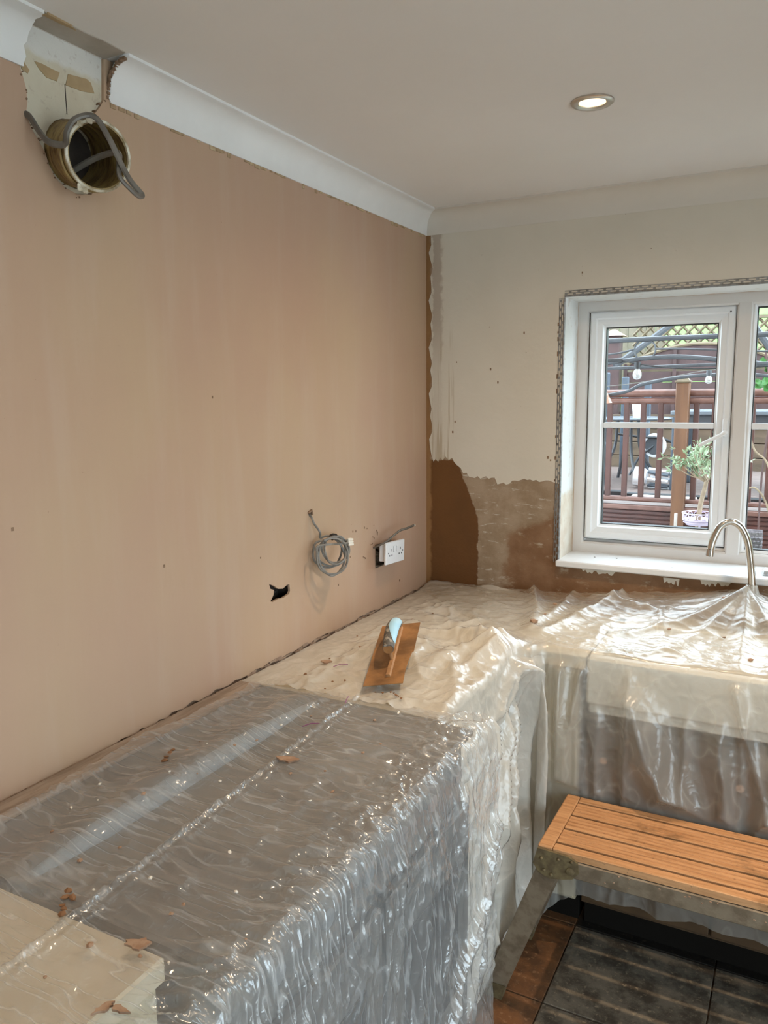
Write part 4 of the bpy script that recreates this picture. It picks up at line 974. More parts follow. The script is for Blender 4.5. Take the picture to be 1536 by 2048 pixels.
crumbs([(0.454, -1.641), (0.33, -1.375), (0.305, -1.556), (0.475, -1.322), (0.565, -1.659), (0.549, -2.062), (0.55, -2.089), (0.681, -2.081), (0.573, -2.175), (0.275, -1.867), (0.194, -1.657), (0.297, -1.742), (0.548, -1.427), (0.537, -1.488), (0.204, -2.016), (0.51, -1.598), (0.342, -1.991), (0.495, -2.192), (0.488, -2.261), (0.317, -2.054), (0.183, -1.603), (0.285, -1.608)],
       h_near, 0.0, 'plaster_crumb', 'crumb', 'small brown plaster crumb on the clear foreground sheet', 'brown crumbs on the clear sheet', 0.002, 0.0055, 0.55, 1)
crumbs([(0.23, -1.633), (0.165, -1.941), (0.345, -1.73), (0.52, -1.917), (0.451, -2.031), (0.707, -2.071), (0.31, -1.469), (0.615, -2.165), (0.255, -1.775), (0.549, -1.714), (0.40, -2.10), (0.14, -1.85), (0.19, -1.90), (0.60, -2.0), (0.42, -1.85)],
       h_near, 0.0, 'paint_chip', 'crumb_white', 'tiny white paint chip on the clear foreground sheet', 'white chips on the clear sheet', 0.0018, 0.0042, 0.6, 2)
crumbs([(0.381, -2.144), (0.372, -2.130), (0.392, -2.150), (0.365, -2.118), (0.385, -2.128), (0.40, -2.16), (0.175, -1.70), (0.19, -1.72), (0.165, -1.68), (0.155, -1.66)],
       h_near, 0.0, 'plaster_crumb', 'crumb_dark', 'dark brown plaster crumb in the scattered clusters on the clear sheet', 'dark crumb clusters on the clear sheet', 0.003, 0.0075, 0.5, 3)
crumbs([(0.213, -0.41), (0.123, -0.526), (0.191, -0.527), (0.183, -0.878), (0.256, -1.194), (0.28, -1.131), (0.151, -1.13), (0.246, -1.14), (0.15, -1.0), (0.10, -0.75), (0.30, -0.35)],
       h_far, 0.0, 'plaster_crumb', 'crumb_dark', 'small brown crumb on the milky sheet by the trowel', 'crumbs on the milky sheet', 0.003, 0.006, 0.6, 4)
crumbs([(0.455, -1.172), (0.462, -1.178), (0.470, -1.185), (0.448, -1.168), (0.478, -1.192), (0.485, -1.20), (0.440, -1.170), (0.400, -1.180), (0.42, -1.176)],
       h_far, 0.005, 'plaster_crumb', 'crumb_dark', 'reddish crumb in the trail off the tip of the trowel', 'crumb trail at the trowel tip', 0.002, 0.004, 0.6, 5)
crumbs([(1.0, -0.348), (1.16, -0.353), (0.605, -0.357), (0.591, -0.187), (1.243, -0.515), (1.14, -0.14)], h_sink, 0.004, 'plaster_crumb', 'crumb', 'brown plaster crumb on the white sheet over the sink', 'crumbs on the white sheet', 0.004, 0.009, 0.6, 6)
crumbs([(0.600, -0.470)], h_sink, 0.004, 'plaster_lump', 'crumb', 'largest orange-brown plaster lump on the edge of the white sheet', None, 0.013, 0.014, 0.7, 7)
def flake(x, y, hz, L, W_, rot, mat, label, name='plaster_flake'):
    rr_ = random.Random(int(x*1000)); n = 15
    poly = [(math.cos(2*math.pi*i/n)*L*rr_.uniform(0.5, 1.15), math.sin(2*math.pi*i/n)*W_*rr_.uniform(0.5, 1.2)) for i in range(n)]
    o = MB().prism(poly, 0.0, 0.0035, lambda u, v, d: Vector((u, v, d))).build(name, M[mat])
    o.location = (x, y, float(hz(np.array([x]), np.array([y]))[0])+0.003); o.rotation_euler = (0.08, 0.05, rot)
    tag(o, label, 'plaster flake')
flake(0.413, -1.597, h_near, 0.027, 0.013, 0.5, 'crumb', 'largest pink plaster flake, lying across the long crease of the clear sheet')
flake(0.604, -2.267, h_near, 0.016, 0.006, 1.2, 'crumb', 'orange splinter of plaster near the bottom edge of the clear sheet')
flake(0.625, -2.262, h_near, 0.014, 0.005, 0.2, 'crumb', 'shorter orange splinter beside the other splinter at the bottom edge')
flake(0.555, -2.16, h_near, 0.022, 0.012, 0.3, 'crumb', 'thin pale brown flake on the clear sheet where cream shows through')
flake(0.158, -1.033, h_far, 0.018, 0.012, 0.4, 'crumb', 'curled orange flake on the milky sheet left of the trowel')
for x, y, hz, a, lab in ((0.215, -1.045, h_far, 0.9, 'purple plastic strip on the milky sheet left of the trowel'), (0.372, -1.275, h_near, 1.9, 'purple plastic strip at the far edge of the clear sheet'), (0.36, -1.42, h_near, 0.9, 'purple plastic strip beside the long crease of the clear sheet')):
    z = float(hz(np.array([x]), np.array([y]))[0])+0.004; d = Vector((math.cos(a), math.sin(a), 0))*0.022
    tag(MB().tube([Vector((x, y, z))-d, Vector((x, y, z+0.004)), Vector((x, y, z))+d], 0.0011, 5).build('plastic_strip', M['purple']), lab, 'plastic strip')

# ------------------------------------------------------------------ work platform (hop-up)
bn = empty('work_platform', (1.25, -0.80, 0), 'low folding step platform with dusty slatted top, orange lamp glow in its colour, in front of the sink', 'step platform')
BX0, BX1, BY0, BY1, BZ = 0.770, 1.760, -0.952, -0.646, 0.500
edges = []
ws = [0.030, 0.068, 0.069, 0.068, 0.030]; gap = (BY1-BY0-sum(ws))/4; y = BY0
for w in ws:
    prof = [(0.0, BZ-0.020), (0.0, BZ-0.002), (0.002, BZ)]
    if w > 0.05:
        for q in range(1, 4):
            c = w*q/4; prof += [(c-0.0035, BZ), (c-0.002, BZ-0.003), (c+0.002, BZ-0.003), (c+0.0035, BZ)]
    prof += [(w-0.002, BZ), (w, BZ-0.002), (w, BZ-0.020)]
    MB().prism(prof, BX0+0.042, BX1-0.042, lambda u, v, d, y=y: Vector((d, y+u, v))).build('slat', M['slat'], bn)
    y += w+gap
for xa in (BX0, BX1-0.040):
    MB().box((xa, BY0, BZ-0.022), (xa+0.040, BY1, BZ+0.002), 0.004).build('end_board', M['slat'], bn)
for ya, yb in ((BY0-0.004, BY0+0.020), (BY1-0.020, BY1+0.004)):
    MB().box((BX0+0.05, ya, BZ-0.070), (BX1-0.05, yb, BZ-0.022), 0.003).build('side_rail', M['alu'], bn)
r = random.Random(21)
for i in range(16):
    x = 0.88+r.random()*0.55; z = BZ-0.030-r.random()*0.03; s = r.uniform(0.002, 0.005)
    MB().box((x, BY0-0.0055, z), (x+s*1.3, BY0-0.0035, z+s), 0.0008).build('dried_splash', M['crumb'], bn)
for sx in (0, 1):
    fxn = (lambda x: x) if sx == 0 else (lambda x: BX0+BX1-x)
    for yc, s in ((BY0+0.004, -1), (BY1-0.004, 1)):
        # cast bracket
        poly = [(0.772, 0.496), (0.856, 0.492), (0.880, 0.480), (0.884, 0.452), (0.868, 0.432), (0.842, 0.424), (0.806, 0.416), (0.776, 0.428), (0.760, 0.450)]
        b = MB().prism([(fxn(a), c) for a, c in poly], yc+s*0.006, yc+s*0.014, W_B).build('bracket', M['bracket'], bn)
        for (a, c, q) in ((0.862, 0.453, 0.011), (0.866, 0.480, 0.004), (0.792, 0.438, 0.005), (0.812, 0.430, 0.005), (0.784, 0.470, 0.004), (0.830, 0.478, 0.004)):
            MB().lathe([(0.0, 0.0), (q, 0.0), (q, 0.003), (q*0.6, 0.0045), (0.0, 0.0045)], axis_matrix((fxn(a), yc+s*0.014, c), (0, s, 0)), 12).build('rivet', M['bracket'], b, smooth=True)
        # splayed leg
        xt, xb = 0.806, 0.652; hw = 0.031
        poly = [(xt-hw, 0.455), (xt+hw, 0.455), (xb+hw, 0.030), (xb-hw, 0.030)]
        lg = MB().prism([(fxn(a), c) for a, c in poly], yc+s*0.005, yc-s*0.022, W_B).build('leg', M['alu'], bn)
        poly = [(xb-hw-0.003, 0.045), (xb+hw+0.003, 0.045), (xb+hw-0.008, 0.0), (xb-hw-0.010, 0.0)]
        MB().prism([(fxn(a), c) for a, c in poly], yc+s*0.008, yc-s*0.025, W_B).build('rubber_foot', M['bracket'], lg)

# ------------------------------------------------------------------ the garden outside
M['patio'] = simple('grey_paving', (0.30, 0.29, 0.27), (0.24, 0.23, 0.21), 6, 0.8)
M['redwood'] = simple('red_stained_wood', (0.0918, 0.0326, 0.0231), (0.0612, 0.0224, 0.0163), 12, 0.5, stretch=(1, 1, 0.3))
M['rail'] = simple('red_stained_rail', (0.1768, 0.0850, 0.0646), (0.1292, 0.0578, 0.0422), 14, 0.45)
M['post_oak'] = simple('orange_stained_post', (0.1564, 0.0680, 0.0286), (0.1122, 0.0476, 0.0204), 10, 0.5, stretch=(2, 2, 0.3))
M['fascia'] = simple('dark_red_deck_board', (0.0884, 0.0320, 0.0245), (0.0646, 0.0245, 0.0190), 10, 0.45)
M['deck'] = simple('weathered_deck', (0.1836, 0.1360, 0.1190), (0.1428, 0.1054, 0.0918), 8, 0.6, stretch=(0.3, 1, 1))
M['fence'] = simple('plum_brown_fence', (0.0782, 0.0435, 0.0408), (0.0578, 0.0326, 0.0313), 10, 0.7)
M['sleeper'] = simple('brown_sleeper', (0.1360, 0.0918, 0.0578), (0.0918, 0.0646, 0.0408), 8, 0.8, stretch=(0.4, 1, 2))
M['palefence'] = simple('pale_featherboard', (0.1904, 0.1598, 0.1156), (0.1496, 0.1292, 0.0918), 8, 0.8)
M['trellis'] = simple('brown_trellis', (0.1768, 0.1360, 0.0816), (0.1428, 0.1088, 0.0680), 10, 0.7)
M['lawn'] = simple('bright_lawn', (0.1230, 0.2706, 0.0410), (0.0902, 0.2132, 0.0328), 5, 0.9, bump=0.6, bscale=50)
M['greymetal'] = simple('dark_grey_metal', (0.0578, 0.0646, 0.0748), (0.0748, 0.0816, 0.0918), 10, 0.45)
M['greyslat'] = simple('blue_grey_metal', (0.0884, 0.1088, 0.1360), (0.0680, 0.0884, 0.1122), 10, 0.5)
M['black'] = simple('black_flex', (0.02, 0.02, 0.022), None, rough=0.5)
M['bulb'] = sheet_material('clear_bulb_glass', (0.75, 0.78, 0.78), 0.22, 0.4, 0.08, 0.0, spec=1.6, vary=0.1)
M['leaf'] = simple('olive_leaf', (0.2132, 0.2952, 0.1640), (0.3116, 0.3854, 0.2378), 20, 0.5)
M['leaf_bright'] = simple('bright_leaf', (0.0340, 0.1496, 0.0238), (0.0544, 0.1904, 0.0340), 10, 0.5)
M['bark'] = simple('pale_bark', (0.3280, 0.2542, 0.1722), (0.2296, 0.1722, 0.1148), 20, 0.8)
M['lavender'] = simple('lilac_wire', (0.52, 0.44, 0.56), (0.60, 0.52, 0.62), 10, 0.5)
M['rattan'] = simple('grey_rattan', (0.2040, 0.1836, 0.1972), (0.1020, 0.0884, 0.0986), 90, 0.6, bump=0.6, bscale=90)
M['copper'] = simple('pale_copper', (0.4510, 0.2706, 0.1968), (0.3936, 0.2296, 0.1640), 10, 0.4)
M['moss'] = simple('clipped_green', (0.16, 0.33, 0.12), (0.24, 0.42, 0.18), 40, 0.9, bump=0.8, bscale=80)
M['sandstone'] = simple('white_wood', (0.66, 0.63, 0.58), None, rough=0.6)
M['tabletop'] = simple('pale_grey_glass', (0.1496, 0.1700, 0.1904), (0.1292, 0.1496, 0.1700), 6, 0.25)

def plain(name, mb, mat, label, cat, group=None, smooth=False):
    return tag(mb.build(name, M[mat], smooth=smooth), label, cat, group)
plain('terrace', MB().box((RX+0.2, -12, -0.20), (RX+9, 0.3, -0.05)), 'sandstone', 'unseen pale paved terrace added outside the patio doors to bounce daylight', 'terrace')['kind'] = 'structure'  # unseen pale ground added so skylight bounces indoors
gp = plain('patio', MB().box((-6, 0.32, -0.30), (9, 3.52, -0.16)), 'patio', 'grey paved patio below the window', 'patio'); gp['kind'] = 'structure'
DZ = 0.840; DY = 3.50
# raised deck: boards, dark ribbed fascia
dk = empty('deck', (0.5, DY, DZ), 'raised timber deck with dark red ribbed front', 'deck'); dk['kind'] = 'structure'
bmsh = None
for i in range(24):
    y = DY-0.02+i*0.145
    if bmsh is None: o = MB().box((-3.5, 0, -0.028), (4.0, 0.139, 0.0), 0.003).build('deck_board', M['deck'], dk); bmsh = o.data
    else: o = link('deck_board', bmsh, None, dk)
    o.location = Vector((0, y, DZ))
fm = None
for i in range(7):
    prof = [(0, 0.0)]
    for q in range(4): prof += [(-0.010, 0.003+q*0.034), (-0.010, 0.024+q*0.034), (0.0, 0.028+q*0.034), (0.0, 0.032+q*0.034)]
    prof += [(0.02, 0.134), (0.02, 0.0)]
    if fm is None: o = MB().prism(prof, -3.5, 4.0, lambda u, v, d: Vector((d, u, v))).build('fascia_board', M['fascia'], dk); fm = o.data
    else: o = link('fascia_board', fm, None, dk)
    o.location = Vector((0, DY-0.03, DZ-0.030-0.137*(i+1)))
MB().box((-3.5, DY-0.06, DZ-0.030), (4.0, DY+0.02, DZ+0.004), 0.004).build('edge_board', M['rail'], dk)

bal = empty('balustrade', (0.5, DY, DZ), 'red-brown stained timber balustrade along the deck edge', 'balustrade')
MB().box((-3.5, DY-0.02, 0.872), (4.0, DY+0.05, 0.905), 0.008).build('bottom_rail', M['rail'], bal)
MB().tube([(-3.5, DY+0.015, 1.715), (4.0, DY+0.015, 1.715)], 0.030, 10).build('handrail', M['rail'], bal, smooth=True)
MB().tube([(-3.5, DY+0.015, 1.655), (4.0, DY+0.015, 1.655)], 0.026, 10).build('sub_rail', M['rail'], bal, smooth=True)
spm = None
for i in range(-20, 24):
    x = -0.022+i*0.1285
    if abs(x-0.525) < 0.075 or abs(x-2.3) < 0.07 or abs(x+1.25) < 0.07: continue
    if spm is None: o = MB().box((-0.020, -0.020, 0), (0.020, 0.020, 0.750), 0.004).build('spindle', M['redwood'], bal); spm = o.data
    else: o = link('spindle', spm, None, bal)
    o.location = Vector((x, DY+0.015, 0.902))
for x in (0.525, 2.30, -1.25):
    p_ = MB().box((x-0.048, DY-0.085, 0.70), (x+0.048, DY+0.010, 1.790), 0.006).build('newel_post', M['post_oak'], bal)
    MB().box((x-0.056, DY-0.093, 1.790), (x+0.056, DY+0.018, 1.806), 0.004).add([(x-0.045, DY-0.082, 1.806), (x+0.045, DY-0.082, 1.806), (x+0.045, DY+0.007, 1.806), (x-0.045, DY+0.007, 1.806), (x-0.02, DY-0.06, 1.845), (x+0.02, DY-0.06, 1.845), (x+0.02, DY-0.02, 1.845), (x-0.02, DY-0.02, 1.845)], [(0, 1, 5, 4), (1, 2, 6, 5), (2, 3, 7, 6), (3, 0, 4, 7), (4, 5, 6, 7)]).build('post_cap', M['trellis'], p_)

# retaining sleepers and arched fence panels
sl = empty('sleeper_wall', (0.3, 6.95, DZ), 'brown timber sleeper wall at the back of the deck', 'wall')
for i in range(4):
    for x0, x1 in ((-3.5, -0.9), (-0.88, 1.5), (1.52, 4.0)):
        MB().box((x0+0.1*(i % 2), 6.92+0.012*((i*7) % 3), DZ-0.02+i*0.165), (x1-0.01+0.1*(i % 2), 7.10, DZ+0.138+i*0.165), 0.008).build('sleeper', M['sleeper'], sl)
def arched_panel(xc, label):
    e = empty('fence_panel', (xc, 7.2, 1.48), label, 'fence panel')
    w = 0.85; n = 9
    f = lambda t: 2.06+0.24*math.cos(t*math.pi/2)**0.8 if abs(t) < 1 else 2.06
    top = [(xc+w*t, f(t)) for t in [i/12-1 for i in range(25)]]
    for i in range(6):      # overlapping boards, top one follows the arch
        z0 = 1.47+i*0.13; z1 = z0+0.125
        if z1 < 2.05: MB().box((xc-w, 7.20+0.006*(i % 2), z0), (xc+w, 7.218+0.006*(i % 2), z1), 0.003).build('board', M['fence'], e)
    z0 = 1.47+4*0.13
    MB().prism([(xc-w, z0+0.02)]+[(xc+w, z0+0.02)]+top[::-1], 7.205, 7.215, W_B).build('arched_board', M['fence'], e)
    MB().tube([(a, 7.20, b) for a, b in top], 0.022, 6).build('arched_cap', M['trellis'], e)
    for x in (xc-w, xc-w*0.33, xc+w*0.33, xc+w):
        MB().box((x-0.02, 7.175, 1.47), (x+0.02, 7.2, 2.08+(0.16 if abs(x-xc) < 0.5 else 0))).build('batten', M['fence'], e)
arched_panel(0.22, 'plum-brown arched fence panel behind the deck, seen through the left sash')
arched_panel(2.00, 'plum-brown arched fence panel further right behind the deck')
arched_panel(-1.72, 'plum-brown arched fence panel left of the capped pillar')
pl_ = empty('fence_pillar', (-0.78, 7.2, DZ), 'thick brown fence pillar with a pale copper cap', 'post')
MB().box((-0.87, 7.08, DZ), (-0.69, 7.28, 2.42), 0.01).build('shaft', M['fence'], pl_)
MB().add([(-0.92, 7.03, 2.42), (-0.64, 7.03, 2.42), (-0.64, 7.33, 2.42), (-0.92, 7.33, 2.42), (-0.80, 7.16, 2.50), (-0.76, 7.16, 2.50), (-0.76, 7.20, 2.50), (-0.80, 7.20, 2.50)], [(0, 1, 2, 3), (0, 1, 5, 4), (1, 2, 6, 5), (2, 3, 7, 6), (3, 0, 4, 7), (4, 5, 6, 7)]).build('pyramid_cap', M['copper'], pl_)
# trellis
tr_ = empty('trellis', (0.8, 7.7, 2.1), 'brown diamond trellis against the bright lawn', 'trellis')
tx0, tx1, tz0, tz1 = -0.65, 3.2, 2.02, 2.62
def clip_line(x, sgn):
    pts_ = []
    a = (x, tz0); b = (x+sgn*(tz1-tz0), tz1)
    (ax, az), (bx_, bz) = a, b
    lo, hi = 0.0, 1.0
    for lim, s in ((tx0, 1), (tx1, -1)):
        da, db = s*(ax-lim), s*(bx_-lim)
        if da < 0 and db < 0: return None
        if da < 0: lo = max(lo, da/(da-db))
        if db < 0: hi = min(hi, da/(da-db))
    if hi-lo < 0.05: return None
    return (ax+(bx_-ax)*lo, az+(bz-az)*lo), (ax+(bx_-ax)*hi, az+(bz-az)*hi)
for sgn, yy in ((1, 7.70), (-1, 7.715)):
    x = tx0-0.7
    while x < tx1+0.7:
        c = clip_line(x, sgn)
        if c: MB().tube([(c[0][0], yy, c[0][1]), (c[1][0], yy, c[1][1])], 0.017, 4).build('lath', M['trellis'], tr_)
        x += 0.13
for z in (tz0, tz1): MB().box((tx0, 7.68, z-0.02), (tx1, 7.73, z+0.02)).build('frame_rail', M['trellis'], tr_)
# lawn bank and pale fence further up
lw = MB().add([(-12, 7.9, 1.6), (14, 7.9, 1.6), (14, 30, 7.5), (-12, 30, 7.5), (-12, 7.9, -0.3), (14, 7.9, -0.3)], [(0, 1, 2, 3), (4, 5, 1, 0)]).build('lawn_bank', M['lawn']); tag(lw, 'bright green sloping lawn behind the fence', 'lawn', None, 'structure')
pf = empty('board_fence', (-2.5, 8.6, 1.7), 'pale feather-board fence at the top left of the garden', 'fence')
pm = None
for i in range(30):
    if pm is None: o = MB().box((0, -0.012, 0), (0.115, 0.012, 1.55), 0.003).build('board', M['palefence'], pf); pm = o.data
    else: o = link('board', pm, None, pf)
    o.location = Vector((-4.0+i*0.12, 8.6+0.008*(i % 2), 1.75))
MB().box((-4.0, 8.62, 2.2), (-0.4, 8.66, 2.29)).build('fence_rail', M['palefence'], pf)
plain('garden_bed', MB().box((-6, 7.22, -0.3), (9, 7.92, 1.50)), 'sleeper', 'raised soil bed behind the fence panels', 'garden bed')['kind'] = 'structure'
rs_ = empty('reed_screen', (-1.0, 7.6, 1.6), 'leaning brown stakes beside the pale fence', 'stakes')
for i in range(9):
    x = -1.32+i*0.05; MB().tube(catmull([(x, 7.6, 1.5), (x-0.01, 7.6, 2.0), (x-0.05+0.01*i, 7.6, 2.45-0.02*i)]), 0.010, 5).build('stake', M['redwood'], rs_)

# garden furniture on the deck
def chair(x, y, rz, label):
    e = empty('garden_chair', (0, 0, 0), label, 'chair', 'dark grey garden chairs')
    for sx in (-0.25, 0.25):
        MB().tube(catmull([(sx, -0.28, 0.0), (sx, -0.22, 0.35), (sx, -0.20, 0.62), (sx, 0.18, 0.64)]), 0.016, 6).build('front_leg', M['greymetal'], e, smooth=True)
        MB().tube(catmull([(sx, 0.32, 0.0), (sx, 0.22, 0.40), (sx, 0.26, 0.70), (sx, 0.36, 1.08)]), 0.016, 6).build('back_leg', M['greymetal'], e, smooth=True)
    MB().box((-0.24, -0.24, 0.40), (0.24, 0.22, 0.425), 0.006).build('seat', M['greyslat'], e)
    a = MB().add([(-0.235, 0.215, 0.46), (0.235, 0.215, 0.46), (0.235, 0.35, 1.05), (-0.235, 0.35, 1.05), (-0.235, 0.230, 0.46), (0.235, 0.230, 0.46), (0.235, 0.365, 1.05), (-0.235, 0.365, 1.05)], [(0, 1, 2, 3), (7, 6, 5, 4), (0, 4, 5, 1), (2, 6, 7, 3), (0, 3, 7, 4), (1, 5, 6, 2)]).build('backrest', M['greyslat'], e)
    e.location = (x, y, DZ); e.rotation_euler = (0, 0, rz)
chair(-0.50, 4.45, math.radians(100), 'dark grey mesh garden chair close behind the left of the balustrade')
chair(-0.95, 5.55, math.radians(150), 'dark grey mesh garden chair further back by the round table')
tb = empty('round_table', (-0.22, 5.30, DZ), 'round pale-topped garden table behind the balustrade', 'table')
MB().lathe([(0.0, 0.0), (0.42, 0.0), (0.43, 0.012), (0.42, 0.025), (0.0, 0.025)], axis_matrix((-0.22, 5.30, DZ+0.62), (0, 0, 1)), 30).build('table_top', M['tabletop'], tb, smooth=True)
for a in (0.4, 2.0, 3.6, 5.2):
    MB().tube(catmull([(-0.22+0.10*math.cos(a), 5.30+0.10*math.sin(a), DZ+0.62), (-0.22+0.14*math.cos(a), 5.30+0.14*math.sin(a), DZ+0.3), (-0.22+0.34*math.cos(a), 5.30+0.34*math.sin(a), DZ)]), 0.016, 6).build('leg', M['greymetal'], tb, smooth=True)
cp = empty('plant_pot', (-0.10, 5.1, DZ+0.645), 'small white pot on the round garden table', 'pot')
MB().lathe([(0.0, 0.0), (0.055, 0.0), (0.072, 0.14), (0.078, 0.145), (0.072, 0.15), (0.062, 0.14), (0.0, 0.03)], axis_matrix((-0.08, 5.1, DZ+0.645), (0, 0, 1)), 20).build('pot_body', M['white_plastic'], cp, smooth=True)
MB().lathe([(0.0, 0.125), (0.063, 0.125), (0.0, 0.13)], axis_matrix((-0.08, 5.1, DZ+0.645), (0, 0, 1)), 16).build('soil', M['dark'], cp)
t2_ = empty('long_table', (0.95, 5.0, DZ), 'long blue-grey garden table behind the thick post', 'table')
MB().box((0.28, 4.6, DZ+0.68), (1.75, 5.5, DZ+0.72), 0.008).build('table_top', M['tabletop'], t2_)
MB().box((0.32, 4.64, DZ+0.60), (1.71, 5.46, DZ+0.68), 0.004).build('apron', M['greymetal'], t2_)
for x in (0.34, 1.67):
    for y in (4.66, 5.42): MB().box((x-0.045, y-0.045, DZ), (x+0.045, y+0.045, DZ+0.66), 0.006).build('leg', M['greyslat'], t2_)
for i, (x, w) in enumerate(((-0.62, 0.10), (-0.40, 0.07), (-0.16, 0.07))):
    b = plain('slatted_lounger_back', MB().box((x-w/2, 6.0, DZ), (x+w/2, 6.06, 1.95-i*0.05), 0.008), 'greyslat', ('widest', 'middle', 'rightmost')[i]+' upright blue-grey board standing at the back left of the deck', 'board')
pz = empty('pressure_lamp', (0.10, 4.7, DZ), 'white and blue-striped lamp lying on the deck by the thick post', 'lamp')
MB().lathe([(0.0, 0.0), (0.07, 0.02), (0.095, 0.07), (0.09, 0.13), (0.0, 0.14)], axis_matrix((0.10, 4.7, DZ+0.10), (-1, 0, 0.1)), 18).build('dome', M['white_plastic'], pz, smooth=True)
for k in range(8):
    a = 2*math.pi*k/8; MB().tube([(0.10, 4.7+0.085*math.cos(a), DZ+0.10+0.085*math.sin(a)), (0.28, 4.7+0.085*math.cos(a), DZ+0.08+0.085*math.sin(a)*0.9)], 0.016, 6).build('stripe_tube', M['greyslat' if k % 2 else 'white_plastic'], pz, smooth=True)
for i, (x0, x1, y, m, lab) in enumerate(((0.12, 0.62, 3.75, 'sandstone', 'white painted plank lying on the deck behind the spindles'), (0.05, 1.5, 3.90, 'black', 'black plank lying on the deck behind the white one'), (-0.6, 0.0, 4.0, 'black', 'short black plank on the deck at the left'))):
    plain('plank', MB().box((x0, y, DZ), (x1, y+0.09, DZ+0.045), 0.005), m, lab, 'plank')
br = empty('bicycle_trolley', (-0.08, 5.9, DZ), 'small wheeled trolley on the deck behind the spindles', 'trolley')
MB().lathe([(0.10, -0.02), (0.125, -0.02), (0.13, 0.0), (0.125, 0.02), (0.10, 0.02)], axis_matrix((-0.05, 5.9, DZ+0.33), (0.3, 1, 0)), 24, True).build('wheel_rim', M['white_plastic'], br, smooth=True)
MB().lathe([(0.0, -0.012), (0.10, -0.015), (0.10, 0.015), (0.0, 0.012)], axis_matrix((-0.05, 5.9, DZ+0.33), (0.3, 1, 0)), 20).build('wheel_disc', M['greymetal'], br, smooth=True)
MB().tube(catmull([(-0.45, 5.9, DZ+0.45), (-0.2, 5.88, DZ+0.42), (0.05, 5.88, DZ+0.40), (0.28, 5.9, DZ+0.28)]), 0.014, 6).build('handle_bar', M['black'], br, smooth=True)
MB().tube(catmull([(-0.05, 5.9, DZ+0.33), (-0.2, 5.9, DZ+0.2), (-0.3, 5.9, DZ+0.0)]), 0.014, 6).build('leg', M['greymetal'], br, smooth=True)

# metal gazebo frame between house and deck
gz = empty('gazebo_frame', (0.5, 2.5, -0.16), 'dark grey metal gazebo frame with arched bars and a scroll ring', 'gazebo')
GY = 2.5
def bar(pts_, r_, name='bar', sm=True): return MB().tube(catmull(pts_, 8), r_, 8).build(name, M['greymetal'], gz, smooth=sm)
bar([(-1.6, GY, 2.035), (0.15, GY, 2.055), (0.87, GY, 2.058), (2.4, GY, 2.055)], 0.016, 'top_bar')
bar([(-1.6, GY, 1.86), (0.155, GY, 1.876), (0.87, GY, 1.884), (2.4, GY, 1.89)], 0.010, 'middle_bar')
bar([(-0.9, GY, 1.62), (0.16, GY, 1.700), (0.40, GY, 1.770), (0.65, GY, 1.812), (0.86, GY, 1.822), (1.1, GY, 1.812), (1.6, GY, 1.74), (2.4, GY, 1.60)], 0.011, 'lower_arch')
bar([(-0.4, GY, 1.86), (0.30, GY, 1.926), (0.43, GY, 1.937), (0.62, GY, 1.938), (0.87, GY, 1.912), (1.1, GY, 1.88), (1.6, GY, 1.80), (2.4, GY, 1.65)], 0.015, 'upper_arch')
bar([(-0.4, GY, 1.94), (0.16, GY, 1.966), (0.33, GY, 1.993)], 0.006, 'scroll_bar'); bar([(0.47, GY, 1.993), (0.62, GY, 1.988), (0.87, GY, 1.972), (1.2, GY, 1.95)], 0.006, 'scroll_bar')
MB().tube([(0.402+0.066*math.cos(a), GY, 1.990+0.066*math.sin(a)) for a in [i*math.pi/16 for i in range(33)]], 0.006, 6).build('scroll_ring', M['greymetal'], gz, smooth=True)
MB().tube([(0.15, GY+0.3, 1.90), (0.55, GY+0.6, 2.25)], 0.022, 8).build('brace', M['greymetal'], gz, smooth=True)
MB().tube([(0.87, GY+0.4, 2.35), (1.15, GY+0.4, 1.95)], 0.022, 8).build('brace', M['greymetal'], gz, smooth=True)
for x in (-1.6, 2.4): MB().box((x-0.025, GY-0.025, -0.16), (x+0.025, GY+0.025, 2.12), 0.004).build('leg', M['greymetal'], gz)
# festoon lights
fs = empty('festoon_lights', (0.4, 2.3, 1.9), 'black festoon cable with two clear bulbs strung outside the window', 'string lights')
MB().tube(catmull([(-0.6, 2.3, 1.935), (0.19, 2.3, 1.918), (0.30, 2.3, 1.915), (0.42, 2.3, 1.888), (0.62, 2.3, 1.862), (0.88, 2.3, 1.855), (1.3, 2.3, 1.87), (1.9, 2.3, 1.93)]), 0.0055, 6).build('flex', M['black'], fs, smooth=True)
MB().tube([(0.20, 2.3, 1.921), (0.30, 2.3, 1.918)], [0.010, 0.016], 8).build('flex_joint', M['black'], fs, smooth=True)
for bx_, bz, s in ((0.395, 1.905, 1.0), (0.815, 1.845, 0.75)):
    MB().lathe([(0.0, 0.0), (0.020*s, 0.0), (0.021*s, -0.020*s), (0.018*s, -0.042*s), (0.0, -0.042*s)], axis_matrix((bx_, 2.3, bz), (0, 0, 1)), 14).build('lamp_holder', M['black' if s == 1 else 'greymetal'], fs, smooth=True)
    b_ = MB().lathe([(0.013*s, -0.042*s), (0.019*s, -0.052*s), (0.027*s, -0.070*s), (0.028*s, -0.084*s), (0.022*s, -0.100*s), (0.010*s, -0.108*s), (0.0, -0.109*s)], axis_matrix((bx_, 2.3, bz), (0, 0, 1)), 18).build('bulb', M['bulb'], fs, smooth=True)
    MB().tube([(bx_-0.006*s, 2.3, bz-0.045*s), (bx_-0.006*s, 2.3, bz-0.075*s), (bx_+0.006*s, 2.3, bz-0.075*s), (bx_+0.006*s, 2.3, bz-0.045*s)], 0.002, 5).build('filament', M['crumb_white'], b_)
